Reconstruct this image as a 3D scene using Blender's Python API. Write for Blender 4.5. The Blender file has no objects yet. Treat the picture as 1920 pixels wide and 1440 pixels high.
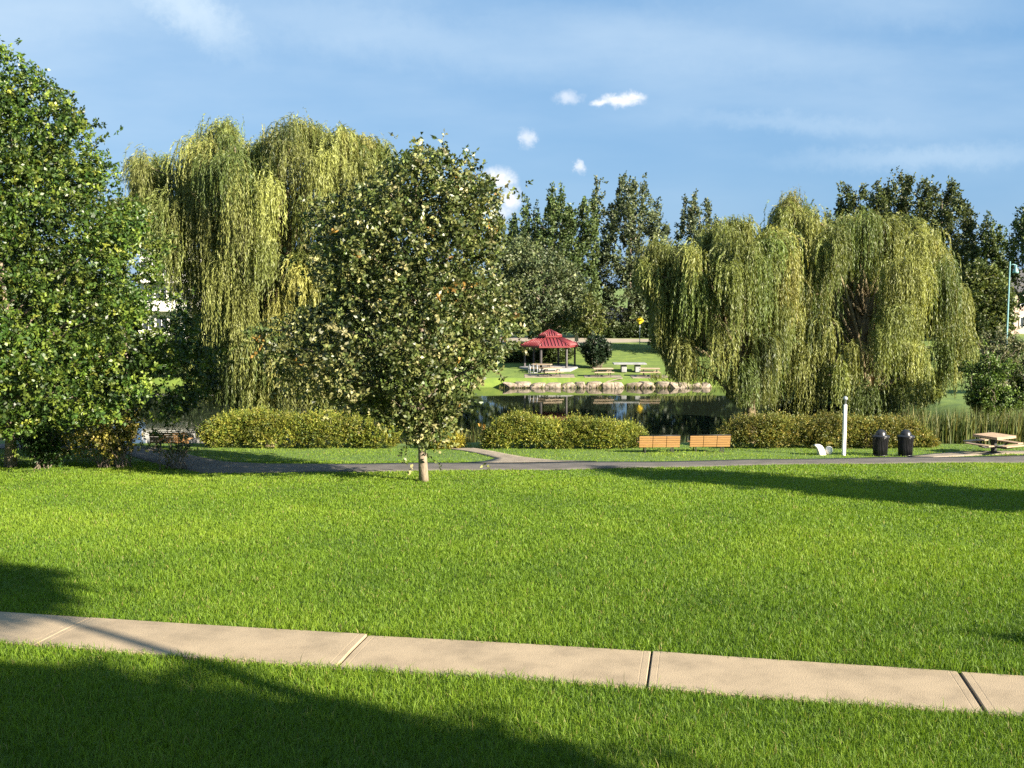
import bpy, math, random
import numpy as np
from mathutils import Vector, Matrix

R = math.radians
rng = np.random.default_rng(11)
random.seed(11)
sc = bpy.context.scene
col = sc.collection

# ------------------------------------------------------------------ camera numbers
F = 2022.0; CX, CY = 960.0, 720.0; HZ = 532.0
CAMZ = 5.5
PIT = math.atan((CY - HZ) / F)
cp, sp = math.cos(PIT), math.sin(PIT)
SUN_EL = R(24); SUN_AZ = R(126)          # clockwise from +Y
SUN = Vector((math.sin(SUN_AZ) * math.cos(SUN_EL), math.cos(SUN_AZ) * math.cos(SUN_EL), math.sin(SUN_EL)))

def ray(px, py):
    a = px - CX; b = CY - py
    return np.array((a, F * cp + b * sp, -F * sp + b * cp))

def atY(px, py, Y):
    d = ray(px, py); t = Y / d[1]
    return Vector((d[0] * t, Y, CAMZ + d[2] * t))

def sstep(a, b, x):
    t = np.clip((x - a) / (b - a), 0, 1)
    return t * t * (3 - 2 * t)

WATER = -3.8
def pond_sd(X, Y):
    """positive inside the pond (rough metres)"""
    near = 57.0 + 1.2 * np.sin(X * .21 + 1.0) + .5 * np.sin(X * .7)
    far = 97.0 + .35 * np.sin(X * .35) + .012 * np.maximum(-X - 10, 0) ** 1.5 - .02 * np.maximum(X - 16, 0) ** 2
    a = Y - near; b = far - Y
    r = 24 + .8 * np.sin(Y * .3) - X
    l = X + 95
    return np.minimum(np.minimum(a, b), np.minimum(r, l))

def g(X, Y):
    X = np.asarray(X, float); Y = np.asarray(Y, float)
    z = -.0633 * (np.clip(Y, 16, 50) - 16)
    z = z - .25 * sstep(50, 56, Y)
    z = z + .03 * np.sin(X * .31 + .6) * np.sin(Y * .27) + .015 * np.sin(X * .9 + Y * .55)
    farz = -3.0 + .5 * sstep(98, 106, Y) + 1.0 * sstep(104, 122, Y) + .8 * sstep(130, 260, Y)
    rz = -2.3 + .8 * sstep(60, 100, Y) + .8 * sstep(130, 260, Y)
    t = sstep(60, 96, Y)
    base = z * (1 - t) + farz * t
    m = sstep(24, 40, X) * sstep(50, 62, Y)
    base = base * (1 - m) + rz * m
    sd = pond_sd(X, Y)
    fb = sstep(78, 90, Y)                       # far bank is a short steep drop
    k = sstep(-5.0 * (1 - fb) - .25 * fb, 1.5 * (1 - fb) + .35 * fb, sd)
    return base * (1 - k) + (WATER - .7) * k

def hit(px, py):
    d = ray(px, py)
    lo = None; pv = None
    for Y in np.arange(6, 400, .5):
        t = Y / d[1]; v = CAMZ + d[2] * t - float(g(d[0] * t, Y))
        if v < 0:
            lo = Y - .5; hi = Y; break
    else:
        return atY(px, py, 300)
    for _ in range(30):
        mid = (lo + hi) / 2; t = mid / d[1]
        if CAMZ + d[2] * t - float(g(d[0] * t, mid)) < 0: hi = mid
        else: lo = mid
    t = hi / d[1]
    return Vector((d[0] * t, hi, CAMZ + d[2] * t))

def gz(x, y): return float(g(x, y))

# ------------------------------------------------------------------ materials
def newmat(name):
    m = bpy.data.materials.new(name); m.use_nodes = True
    nt = m.node_tree
    return m, nt, nt.nodes['Principled BSDF'], nt.nodes['Material Output']

def noisemat(name, c1, c2, scale=4.0, rough=.7, bump=0.0, stretch=(1, 1, 1), metal=0.0, spec=.5, c3=None, detail=6, bscale=None):
    m, nt, bs, out = newmat(name)
    tc = nt.nodes.new('ShaderNodeTexCoord'); mp = nt.nodes.new('ShaderNodeMapping')
    mp.inputs['Scale'].default_value = stretch
    nt.links.new(tc.outputs['Object'], mp.inputs[0])
    no = nt.nodes.new('ShaderNodeTexNoise'); no.inputs['Scale'].default_value = scale
    no.inputs['Detail'].default_value = detail; no.inputs['Roughness'].default_value = .65
    nt.links.new(mp.outputs[0], no.inputs['Vector'])
    cr = nt.nodes.new('ShaderNodeValToRGB')
    cr.color_ramp.elements[0].position = .33; cr.color_ramp.elements[0].color = (*c1, 1)
    cr.color_ramp.elements[1].position = .68; cr.color_ramp.elements[1].color = (*c2, 1)
    if c3 is not None:
        e = cr.color_ramp.elements.new(.52); e.color = (*c3, 1)
    nt.links.new(no.outputs['Fac'], cr.inputs[0])
    nt.links.new(cr.outputs[0], bs.inputs['Base Color'])
    bs.inputs['Roughness'].default_value = rough; bs.inputs['Metallic'].default_value = metal
    bs.inputs['Specular IOR Level'].default_value = spec
    if bump:
        n2 = nt.nodes.new('ShaderNodeTexNoise'); n2.inputs['Scale'].default_value = bscale or scale * 3
        n2.inputs['Detail'].default_value = 5
        nt.links.new(mp.outputs[0], n2.inputs['Vector'])
        b = nt.nodes.new('ShaderNodeBump'); b.inputs['Strength'].default_value = bump; b.inputs['Distance'].default_value = .03
        nt.links.new(n2.outputs['Fac'], b.inputs['Height']); nt.links.new(b.outputs[0], bs.inputs['Normal'])
    return m

def leafmat(name, rough=.45, spec=.5, trans=.3, tcol=(1.25, 1.2, .6)):
    m, nt, bs, out = newmat(name)
    at = nt.nodes.new('ShaderNodeAttribute'); at.attribute_name = 'tint'
    nt.links.new(at.outputs['Color'], bs.inputs['Base Color'])
    bs.inputs['Roughness'].default_value = rough; bs.inputs['Specular IOR Level'].default_value = spec
    tr = nt.nodes.new('ShaderNodeBsdfTranslucent')
    mx = nt.nodes.new('ShaderNodeMix'); mx.data_type = 'RGBA'; mx.blend_type = 'MULTIPLY'
    mx.inputs[0].default_value = 1; mx.inputs[7].default_value = (*tcol, 1)
    nt.links.new(at.outputs['Color'], mx.inputs[6]); nt.links.new(mx.outputs[2], tr.inputs['Color'])
    ms = nt.nodes.new('ShaderNodeMixShader'); ms.inputs[0].default_value = trans
    nt.links.new(bs.outputs[0], ms.inputs[1]); nt.links.new(tr.outputs[0], ms.inputs[2])
    nt.links.new(ms.outputs[0], out.inputs['Surface'])
    return m

M = {}
M['glossleaf'] = leafmat('glossy_oak_leaf', .45, .5, .25)
M['oakleaf'] = leafmat('white_oak_leaf', .44, .5, .22, (1.1, 1.1, .7))
M['willow'] = leafmat('willow_leaf', .5, .4, .3, (1.2, 1.1, .5))
M['poplar'] = leafmat('poplar_leaf', .5, .4, .2)
M['hedge'] = leafmat('hedge_leaf', .5, .35, .28, (1.2, 1.1, .5))
M['grass'] = leafmat('grass_blade', .55, .3, .42, (1.15, 1.15, .5))
M['reed'] = leafmat('reed_leaf', .5, .35, .25)
M['bark'] = noisemat('bark', (.09, .07, .05), (.30, .24, .175), 6, .9, .8, (1, 1, .25))
M['palebark'] = noisemat('pale_bark', (.13, .10, .07), (.33, .26, .18), 7, .9, .8, (1, 1, .3))
M['willowbark'] = noisemat('willow_bark', (.10, .08, .05), (.26, .20, .10), 5, .9, .7, (1, 1, .25))
def lawnmat():
    m = noisemat('lawn_turf', (.05, .095, .012), (.11, .17, .02), .9, .9, .6, detail=10, c3=(.075, .13, .016), bscale=22)
    nt = m.node_tree; bs = nt.nodes['Principled BSDF']; src = bs.inputs['Base Color'].links[0].from_socket
    tc = nt.nodes.new('ShaderNodeTexCoord'); sx = nt.nodes.new('ShaderNodeSeparateXYZ'); nt.links.new(tc.outputs['Object'], sx.inputs[0])
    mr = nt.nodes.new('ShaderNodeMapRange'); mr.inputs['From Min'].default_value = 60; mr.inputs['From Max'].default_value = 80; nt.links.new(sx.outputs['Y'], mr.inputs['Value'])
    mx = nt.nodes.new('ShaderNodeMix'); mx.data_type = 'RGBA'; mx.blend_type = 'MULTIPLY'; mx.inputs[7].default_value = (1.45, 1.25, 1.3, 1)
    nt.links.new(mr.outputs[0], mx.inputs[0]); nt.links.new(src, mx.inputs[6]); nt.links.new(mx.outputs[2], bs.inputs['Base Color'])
    return m
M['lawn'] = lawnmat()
M['unused'] = noisemat('lawn_soil', (.045, .085, .014), (.10, .165, .022), .9, .9, .6, detail=10, c3=(.07, .125, .018), bscale=22)
M['concrete'] = noisemat('sidewalk_concrete', (.21, .16, .10), (.32, .245, .155), 1.1, .85, .3, c3=(.285, .218, .138), bscale=60, detail=9)
M['joint'] = noisemat('joint_dirt', (.03, .025, .02), (.06, .05, .035), 8, .95)
M['asphalt'] = noisemat('asphalt', (.072, .063, .053), (.125, .11, .094), 1.1, .85, .5, bscale=40, detail=9)
M['gravel'] = noisemat('gravel_path', (.16, .13, .095), (.28, .23, .17), 2.2, .9, .6, bscale=30, detail=9)
M['road'] = noisemat('pale_road', (.24, .20, .15), (.33, .28, .215), .6, .85, .1)
M['slat'] = noisemat('orange_wood', (.285, .15, .050), (.36, .20, .075), 3, .5, .15, (1, 8, 8))
M['tablewood'] = noisemat('weathered_wood', (.27, .20, .13), (.36, .28, .185), 2.5, .65, .2, (1, 6, 6))
M['brownwood'] = noisemat('brown_table_wood', (.27, .18, .11), (.40, .28, .18), 2.5, .65, .2, (1, 6, 6))
M['redwood'] = noisemat('reddish_wood', (.36, .20, .13), (.50, .30, .20), 2.5, .65, .2, (1, 6, 6))
M['blackmetal'] = noisemat('black_metal', (.012, .012, .013), (.022, .022, .024), 5, .32, .05)
M['darkmetal'] = noisemat('dark_frame_metal', (.02, .019, .018), (.035, .032, .03), 5, .5)
M['redroof'] = noisemat('red_roof_metal', (.145, .021, .023), (.185, .032, .034), 1.2, .45, .05)
M['post'] = noisemat('dark_brown_post', (.05, .045, .045), (.09, .08, .08), 3, .7)
M['white'] = noisemat('white_paint', (.74, .71, .66), (.84, .81, .76), 2, .6, .05)
M['whitewall'] = noisemat('white_siding', (.50, .48, .44), (.60, .57, .53), 1.2, .8, .1, (1, 1, 8))
M['graywall'] = noisemat('grey_stucco', (.36, .35, .33), (.44, .42, .40), 1.2, .85, .1)
M['brick'] = noisemat('pink_brick', (.42, .30, .25), (.56, .43, .37), 3, .85, .2)
M['shingle'] = noisemat('dark_shingle', (.05, .05, .055), (.09, .085, .085), 4, .9, .3)
M['glass'] = noisemat('window_glass', (.03, .04, .05), (.06, .07, .09), .4, .08)
M['boulder'] = noisemat('pale_boulder', (.09, .074, .054), (.35, .285, .215), 2.2, .85, .8, c3=(.25, .20, .15), bscale=6)
M['whiterock'] = noisemat('white_rock', (.52, .49, .43), (.72, .69, .62), 3, .8, .6, bscale=9)
M['stone'] = noisemat('grey_concrete_slab', (.20, .20, .20), (.30, .30, .30), 2, .75, .1)
M['graysteel'] = noisemat('grey_steel', (.28, .30, .31), (.40, .42, .43), 3, .45, 0, metal=.4)
M['teal'] = noisemat('teal_paint', (.12, .25, .25), (.16, .30, .30), 3, .45)
M['yellow'] = noisemat('yellow_sign', (.80, .56, .01), (.86, .62, .02), 3, .5)
M['edge_strip'] = noisemat('dark_edge_strip', (.06, .05, .04), (.10, .085, .07), 3, .8)
M['pinksign'] = noisemat('pale_sign', (.62, .46, .42), (.74, .60, .56), 3, .6)

def watermat():
    m, nt, bs, out = newmat('pond_water')
    bs.inputs['Base Color'].default_value = (.010, .014, .009, 1)
    bs.inputs['Roughness'].default_value = .035; bs.inputs['IOR'].default_value = 1.33
    tc = nt.nodes.new('ShaderNodeTexCoord'); mp = nt.nodes.new('ShaderNodeMapping')
    mp.inputs['Scale'].default_value = (.55, 1.0, 1)
    nt.links.new(tc.outputs['Object'], mp.inputs[0])
    no = nt.nodes.new('ShaderNodeTexNoise'); no.inputs['Scale'].default_value = 1.8; no.inputs['Detail'].default_value = 4
    nt.links.new(mp.outputs[0], no.inputs['Vector'])
    b = nt.nodes.new('ShaderNodeBump'); b.inputs['Strength'].default_value = .03; b.inputs['Distance'].default_value = .05
    nt.links.new(no.outputs['Fac'], b.inputs['Height']); nt.links.new(b.outputs[0], bs.inputs['Normal'])
    return m
M['water'] = watermat()

# ------------------------------------------------------------------ object helpers
def tag(o, label=None, cat=None, group=None, kind=None):
    if label: o['label'] = label
    if cat: o['category'] = cat
    if group: o['group'] = group
    if kind: o['kind'] = kind
    return o

def empty(name, loc, rz=0, label=None, cat=None, group=None):
    o = bpy.data.objects.new(name, None); col.objects.link(o)
    o.empty_display_size = .3
    o.location = loc; o.rotation_euler = (0, 0, rz)
    return tag(o, label, cat, group)

def link(name, me, mat, parent=None):
    o = bpy.data.objects.new(name, me); col.objects.link(o)
    if mat: me.materials.append(mat)
    if parent: o.parent = parent
    return o

def copy_tree(o, parent=None):
    c = o.copy(); col.objects.link(c)
    if parent: c.parent = parent
    for ch in list(o.children): copy_tree(ch, c)
    return c

class MB:
    def __init__(s): s.v = []; s.f = []; s.sm = []
    def add(s, vs, fs, smooth=False):
        n = len(s.v); s.v += [tuple(v) for v in vs]
        s.f += [tuple(i + n for i in f) for f in fs]; s.sm += [smooth] * len(fs)
        return s
    def box(s, c, d, rz=0, rx=0, ry=0, bev=0.0):
        x, y, z = d[0] / 2, d[1] / 2, d[2] / 2
        m = Matrix.Translation(Vector(c)) @ Matrix.Rotation(rz, 4, 'Z') @ Matrix.Rotation(ry, 4, 'Y') @ Matrix.Rotation(rx, 4, 'X')
        b = min(bev, x * .45, y * .45, z * .45)
        if b <= 0:
            vs = [m @ Vector((i * x, j * y, k * z)) for k in (-1, 1) for i, j in ((-1, -1), (1, -1), (1, 1), (-1, 1))]
            return s.add(vs, [(3, 2, 1, 0), (4, 5, 6, 7), (0, 1, 5, 4), (1, 2, 6, 5), (2, 3, 7, 6), (3, 0, 4, 7)])
        vs = []
        for zz, q in ((-z, b), (-z + b, 0), (z - b, 0), (z, b)):
            X, Yy = x - q, y - q
            for (i, j, e1, e2) in ((-1, -1, 0, 1), (-1, -1, 1, 0), (1, -1, 1, 0), (1, -1, 0, 1), (1, 1, 0, 1), (1, 1, 1, 0), (-1, 1, 1, 0), (-1, 1, 0, 1)):
                vs.append(m @ Vector((i * (X - b * e1 * 1.0), j * (Yy - b * e2 * 1.0), zz)))
        fs = [tuple(range(7, -1, -1)), tuple(range(24, 32))]
        for r in range(3):
            for k in range(8):
                a = r * 8 + k; c2 = r * 8 + (k + 1) % 8
                fs.append((a, c2, c2 + 8, a + 8))
        return s.add(vs, fs)
    def tube(s, pts, rad, n=8, cap=True, smooth=True):
        pts = [Vector(p) for p in pts]
        if not hasattr(rad, '__len__'): rad = [rad] * len(pts)
        vs = []; up = None
        for i, p in enumerate(pts):
            t = (pts[min(i + 1, len(pts) - 1)] - pts[max(i - 1, 0)])
            t = t.normalized() if t.length > 1e-9 else Vector((0, 0, 1))
            if up is None:
                up = t.orthogonal().normalized()
            up = (up - t * up.dot(t));
            up = up.normalized() if up.length > 1e-6 else t.orthogonal().normalized()
            b = t.cross(up)
            for k in range(n):
                a = 2 * math.pi * k / n
                vs.append(p + (up * math.cos(a) + b * math.sin(a)) * rad[i])
        fs = []
        for i in range(len(pts) - 1):
            for k in range(n):
                fs.append((i * n + k, i * n + (k + 1) % n, (i + 1) * n + (k + 1) % n, (i + 1) * n + k))
        if cap:
            fs.append(tuple(range(n - 1, -1, -1))); fs.append(tuple(range((len(pts) - 1) * n, len(pts) * n)))
        return s.add(vs, fs, smooth)
    def lathe(s, prof, n=28, c=(0, 0, 0), smooth=True, flute=0.0):
        vs = []
        for r, z in prof:
            for k in range(n):
                a = 2 * math.pi * k / n
                rr = r * (1 - flute * (k % 2))
                vs.append((c[0] + rr * math.cos(a), c[1] + rr * math.sin(a), c[2] + z))
        fs = []
        for i in range(len(prof) - 1):
            for k in range(n):
                fs.append((i * n + k, i * n + (k + 1) % n, (i + 1) * n + (k + 1) % n, (i + 1) * n + k))
        fs.append(tuple(range(n - 1, -1, -1))); fs.append(tuple(range((len(prof) - 1) * n, len(prof) * n)))
        return s.add(vs, fs, smooth)
    def build(s, name, mat, parent=None):
        me = bpy.data.meshes.new(name); me.from_pydata(s.v, [], s.f)
        me.polygons.foreach_set('use_smooth', s.sm); me.update()
        return link(name, me, mat, parent)

def mesh_np(name, V, quads=None, tris=None, tint=None):
    """numpy mesh; tint = per-face colours, quads first then tris"""
    me = bpy.data.meshes.new(name)
    nq = 0 if quads is None else len(quads); ntr = 0 if tris is None else len(tris)
    me.vertices.add(len(V)); me.vertices.foreach_set('co', np.ascontiguousarray(V, np.float32).ravel())
    li = []; st = []
    if nq: li.append(quads.ravel()); st.append(np.arange(nq) * 4)
    if ntr: li.append(tris.ravel()); st.append(nq * 4 + np.arange(ntr) * 3)
    li = np.concatenate(li).astype(np.int32); st = np.concatenate(st).astype(np.int32)
    me.loops.add(len(li)); me.loops.foreach_set('vertex_index', li)
    me.polygons.add(nq + ntr); me.polygons.foreach_set('loop_start', st)
    me.update(calc_edges=True); me.validate()
    if tint is not None:
        at = me.attributes.new('tint', 'FLOAT_COLOR', 'FACE')
        c4 = np.ones((len(tint), 4), np.float32); c4[:, :3] = np.clip(tint, 0, 1)
        at.data.foreach_set('color', c4.ravel())
    return me

def unit(v):
    return v / np.maximum(np.linalg.norm(v, axis=-1, keepdims=True), 1e-9)

def rdir(n, up=0.0):
    v = rng.normal(size=(n, 3)); v = unit(v); v[:, 2] += up
    return unit(v)

class Leaves:
    def __init__(s): s.V = []; s.C = []
    def add(s, P, D, L, W, C, flat=None):
        """rhombic folded leaves: base P, direction D, length L, width W"""
        n = len(P); L = np.broadcast_to(L, (n,))[:, None]; W = np.broadcast_to(W, (n,))[:, None]
        rn = rdir(n) if flat is None else unit(rdir(n) * (1 - flat) + np.array((0, 0, 1.)) * flat)
        S = unit(np.cross(D, rn)); N = np.cross(S, D)
        mid = P + D * L * .48
        fold = rng.uniform(.1, .35, (n, 1)) * W
        v = np.stack([P, mid + S * W * .5 + N * fold, P + D * L - N * fold * .6, mid - S * W * .5 + N * fold], 1)
        s.V.append(v.reshape(-1, 3)); s.C.append(C)
    def build(s, name, mat, parent=None, origin=None):
        V = np.concatenate(s.V); C = np.concatenate(s.C)
        if origin is not None: V = V - np.array(origin)
        q = np.arange(len(V)).reshape(-1, 4)
        return link(name, mesh_np(name, V, q, None, C), mat, parent)

def palette(n, cols, wts, jit=.18):
    cols = np.array(cols); wts = np.array(wts, float); wts /= wts.sum()
    c = cols[rng.choice(len(cols), n, p=wts)]
    return c * (1 + rng.normal(0, jit, (n, 1))).clip(.4, 1.7)

def sprigs(lv, P, D, nleaf, twig, L, W, spread, cols, wts, csprig=None, jit=.16):
    """twigs at P along D, each with nleaf leaves"""
    S = len(P)
    t = (np.arange(nleaf) + .5) / nleaf
    tt = (t[None, :] + rng.uniform(-.04, .04, (S, nleaf)))
    tw = twig * rng.uniform(.6, 1.3, (S, 1))
    B = P[:, None, :] + D[:, None, :] * (tt * tw)[:, :, None]
    B = B.reshape(-1, 3) + rng.normal(0, .012, (S * nleaf, 3))
    DD = np.repeat(D, nleaf, 0) * (1 - spread) + rdir(S * nleaf) * spread
    DD = unit(DD)
    C = palette(S, cols, wts, jit) if csprig is None else csprig
    C = np.repeat(C, nleaf, 0) * (1 + rng.normal(0, .13, (S * nleaf, 1))).clip(.5, 1.6)
    n = S * nleaf
    lv.add(B, DD, L * rng.uniform(.7, 1.25, n), W * rng.uniform(.7, 1.25, n), C)

def poly_in(px, py, poly):
    poly = np.array(poly, float); x1, y1 = poly[:, 0], poly[:, 1]
    x2, y2 = np.roll(x1, -1), np.roll(y1, -1)
    ins = np.zeros(len(px), bool)
    for a, b, c, d in zip(x1, y1, x2, y2):
        if b == d: continue
        cr = ((b > py) != (d > py)) & (px < (c - a) * (py - b) / (d - b) + a)
        ins ^= cr
    return ins

def pxz(poly, Y0):
    return [(p.x, p.z) for p in (atY(a, b, Y0) for a, b in poly)]

def volume_pts(poly, Y0, n, dscale=.9, shell=.5, dmax=99, row=None):
    """points in a solid whose front outline is poly (world XZ) at depth Y0"""
    P = np.array(poly); lo = P.min(0); hi = P.max(0)
    rows = np.linspace(lo[1], hi[1], 90)
    xs = np.linspace(lo[0], hi[0], 160); ex = []
    for z in rows:
        m = poly_in(xs, np.full(160, z + 1e-4), poly)
        ex.append((xs[m].min(), xs[m].max()) if m.any() else (np.nan, np.nan))
    ex = np.array(ex)
    ok = ~np.isnan(ex[:, 0])
    e0 = np.interp(rows, rows[ok], ex[ok, 0]); e1 = np.interp(rows, rows[ok], ex[ok, 1])
    k = np.ones(9) / 9
    hw = np.convolve(np.pad((e1 - e0) / 2, 4, 'edge'), k, 'valid'); cm = np.convolve(np.pad((e1 + e0) / 2, 4, 'edge'), k, 'valid')
    out = []; tot = 0
    while tot < n:
        x = rng.uniform(lo[0], hi[0], n * 2); z = rng.uniform(lo[1], hi[1], n * 2)
        m = poly_in(x, z, poly); x = x[m]; z = z[m]
        h = np.interp(z, rows, hw); c = np.interp(z, rows, cm)
        t = np.clip((x - c) / np.maximum(h, .05), -1, 1)
        u = np.sign(rng.uniform(-1, 1, len(x))) * rng.uniform(0, 1, len(x)) ** shell
        d = np.minimum(h * dscale, dmax) * np.sqrt(np.maximum(1 - t * t, .04))
        out.append(np.stack([x, Y0 + u * d, z], 1)); tot += len(x)
    return np.concatenate(out)[:n]

def limb(mb, a, b, r0, r1, sag=.15, n=6, seg=6):
    a = Vector(a); b = Vector(b); L = (b - a).length
    pts = []; rad = []
    side = Vector((random.uniform(-1, 1), random.uniform(-1, 1), 0)) * L * .06
    for i in range(seg + 1):
        t = i / seg
        p = a.lerp(b, t) + Vector((0, 0, 1)) * (math.sin(math.pi * t) * L * sag) + side * math.sin(math.pi * 2 * t)
        pts.append(p); rad.append(r0 * (1 - t) ** .8 + r1 * t)
    mb.tube(pts, rad, n)

def waves(P, lam, k=5):
    out = np.zeros(len(P))
    for _ in range(k):
        d = unit(rng.normal(size=(1, 3)))[0] * 2 * np.pi / (lam * rng.uniform(.75, 1.4)); out += np.sin(P @ d + rng.uniform(0, 6.28))
    return out / math.sqrt(k)

def broad_tree(name, label, cat, base, Y0, poly, nclump, crad, per, nleaf, twig, L, W, cols, wts, leafm, bark,
               tr=.17, top=.8, nlimb=26, up=.25, group=None, spread=.75, dscale=.9, shell=.5, keep=.25, fork=.22, flare=1.25, clump_var=.22, aniso=(1, 1, .75), hole=None, lam=1.7, core=.72, tintfn=None):
    base = Vector(base)
    root = empty(name, base, 0, label, cat, group)
    pz = pxz(poly, Y0) if poly is not None else None
    cl = volume_pts(pz, Y0, nclump, dscale, shell)
    zt = cl[:, 2].max(); zb = cl[:, 2].min()
    # trunk and limbs
    mb = MB(); H = (zt - base.z) * top
    pts = []; rad = []
    mx = cl[:, 0].mean(); 
    for i in range(11):
        t = i / 10
        pts.append(Vector((base.x + (mx - base.x) * t * t * .35 + .06 * math.sin(t * 7 + base.x), Y0 + .06 * math.sin(t * 5), base.z - .05 + (H + .05) * t)))
        rad.append(tr * (1 - t * .85) * (flare if i == 0 else 1))
    mb.tube(pts, rad, 12)
    idx = rng.choice(len(cl), min(nlimb, len(cl)), replace=False)
    for i in idx:
        c = Vector(cl[i]); hh = max(c.z - (c - Vector((mx, Y0, c.z))).length * .55, base.z + (H * fork)); hh = min(hh, base.z + H * .97)
        t = (hh - base.z) / H
        a = pts[0].lerp(pts[-1], t); k = t * 10; k0 = min(int(k), 9); a = pts[k0].lerp(pts[k0 + 1], k - k0)
        limb(mb, a, c, tr * (1 - t * .85) * .5, .012, .06)
    o = mb.build('trunk', bark, root); o.matrix_parent_inverse.identity()
    o.data.transform(Matrix.Translation(-base))
    # crown
    lv = Leaves()
    P = np.repeat(cl, per, 0) + rng.normal(0, 1, (nclump * per, 3)) * crad * np.array(aniso) * .5
    ctint = np.repeat(1 + rng.normal(0, clump_var, (nclump, 1)).clip(-.45, .5), per, 0)
    ins = poly_in(P[:, 0], P[:, 2], pz) | (rng.uniform(size=len(P)) < keep)
    if hole is not None:                     # hollows reach only partly into the crown
        rr = np.hypot(P[:, 0] - mx, P[:, 1] - Y0); zi = np.clip(((P[:, 2] - zb) / (zt - zb) * 16).astype(int), 0, 15)
        r9 = np.array([np.percentile(rr[zi == q], 88) if (zi == q).sum() > 5 else 1. for q in range(16)])
        ins &= (waves(P * np.array((1, 1, 1.35)), lam) > hole) | (rr < core * r9[zi])
    P = P[ins]; ctint = ctint[ins]
    cen = np.array((mx, Y0, (zt + zb) / 2))
    D = unit(unit(P - cen) * .6 + rdir(len(P)) * .8 + np.array((0, 0, up)))
    C = palette(len(P), cols, wts, .12) * ctint
    if tintfn is not None: C = tintfn(P, C)
    sprigs(lv, P, D, nleaf, twig, L, W, spread, None, None, C)
    lv.build('crown', leafm, root, base)
    return root

# ------------------------------------------------------------------ setting: ground
def coords(a):
    return np.concatenate([np.arange(*s) for s in a])
xs = coords([(-600, -120, 40), (-120, -40, 4), (-40, 40, 1.0), (40, 120, 4), (120, 601, 40)])
ys = coords([(-60, 8, 4), (8, 56, .8), (56, 94, 1.0), (94, 99, .3), (99, 130, 1.5), (130, 300, 10), (300, 1501, 100)])
GX, GY = np.meshgrid(xs, ys)
GZ = g(GX, GY)
V = np.stack([GX, GY, GZ], -1).reshape(-1, 3)
nx, ny = len(xs), len(ys)
I = np.arange(nx * ny).reshape(ny, nx)
Q = np.stack([I[:-1, :-1], I[:-1, 1:], I[1:, 1:], I[1:, :-1]], -1).reshape(-1, 4)
me = mesh_np('lawn', V, Q); me.polygons.foreach_set('use_smooth', np.ones(len(Q), bool))
tag(link('lawn', me, M['lawn']), kind='structure')

mb = MB(); mb.add([(-120, 50, WATER), (32, 50, WATER), (32, 104, WATER), (-120, 104, WATER)], [(0, 1, 2, 3)])
tag(mb.build('water', M['water']), kind='structure')

def strip(name, A, B, mat, dz=.02, sub=10, cross=4, thick=.06):
    """a sheet between two pixel edges A and B laid on the ground"""
    A = [hit(*p) for p in A]; B = [hit(*p) for p in B]
    def resample(P):
        out = []
        for i in range(len(P) - 1):
            for k in range(sub): out.append(P[i].lerp(P[i + 1], k / sub))
        return out + [P[-1]]
    return strip3(name, resample(A), resample(B), mat, dz, cross, thick)

def strip3(name, A, B, mat, dz=.02, cross=4, thick=.06):
    mb = MB(); vs = []; n = len(A)
    for a, b in zip(A, B):
        for k in range(cross + 1):
            p = a.lerp(b, k / cross); vs.append((p.x, p.y, gz(p.x, p.y) + dz))
        for p in (a, b): vs.append((p.x, p.y, gz(p.x, p.y) + dz - thick))
    w = cross + 3; fs = []
    for i in range(n - 1):
        for k in range(cross): fs.append((i * w + k, i * w + k + 1, (i + 1) * w + k + 1, (i + 1) * w + k))
        fs.append((i * w + cross + 1, i * w, (i + 1) * w, (i + 1) * w + cross + 1))
        fs.append((i * w + cross, i * w + cross + 2, (i + 1) * w + cross + 2, (i + 1) * w + cross))
    mb.add(vs, fs, True)
    return tag(mb.build(name, mat), kind='structure')

# asphalt path (bends away to the left behind the oak)
pnear = [(2300, 868), (1920, 868), (1600, 871), (1340, 875), (1100, 880), (700, 885), (480, 888), (380, 888), (300, 872), (230, 850), (150, 842), (-100, 842)]
pfar = [(2300, 852), (1920, 854), (1600, 859), (1340, 863.5), (1100, 866), (700, 869.5), (500, 870), (420, 866), (350, 852), (280, 838), (180, 833), (-100, 833)]
strip('asphalt_path', pnear, pfar, M['asphalt'], .018)
PATHPOLY = [(p.x, p.y) for p in [hit(*q) for q in pnear] + [hit(*q) for q in reversed(pfar)]]
snear = [(1200, 866.5), (1080, 866.8), (1010, 867), (960, 867.3), (900, 868)]
sa = [(860, 868.4), (905, 866), (930, 860), (905, 853), (870, 846), (830, 841)]
sb = [(1120, 865.6), (1040, 864), (985, 858), (955, 853), (925, 847), (890, 841)]
strip('gravel_path', sa, sb, M['gravel'], .03)
GRAVPOLY = [(p.x, p.y) for p in [hit(*q) for q in sa] + [hit(*q) for q in reversed(sb)]]
ta = [(1700, 857.0), (1740, 852), (1800, 848), (1860, 846.5), (1960, 846)]
tb = [(1750, 858), (1790, 856.3), (1850, 853), (1900, 851), (1960, 850)]
strip('gravel_pad', ta, tb, M['gravel'], .034)
PADPOLY = [(p.x, p.y) for p in [hit(*q) for q in ta] + [hit(*q) for q in reversed(tb)]]
PLAZA = [(1560, 858), (1700, 855), (1920, 852), (2300, 850)]

def rs_(P, sub=8):
    out = []
    for i in range(len(P) - 1):
        for k in range(sub): out.append(P[i].lerp(P[i + 1], k / sub))
    return out + [P[-1]]
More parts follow.
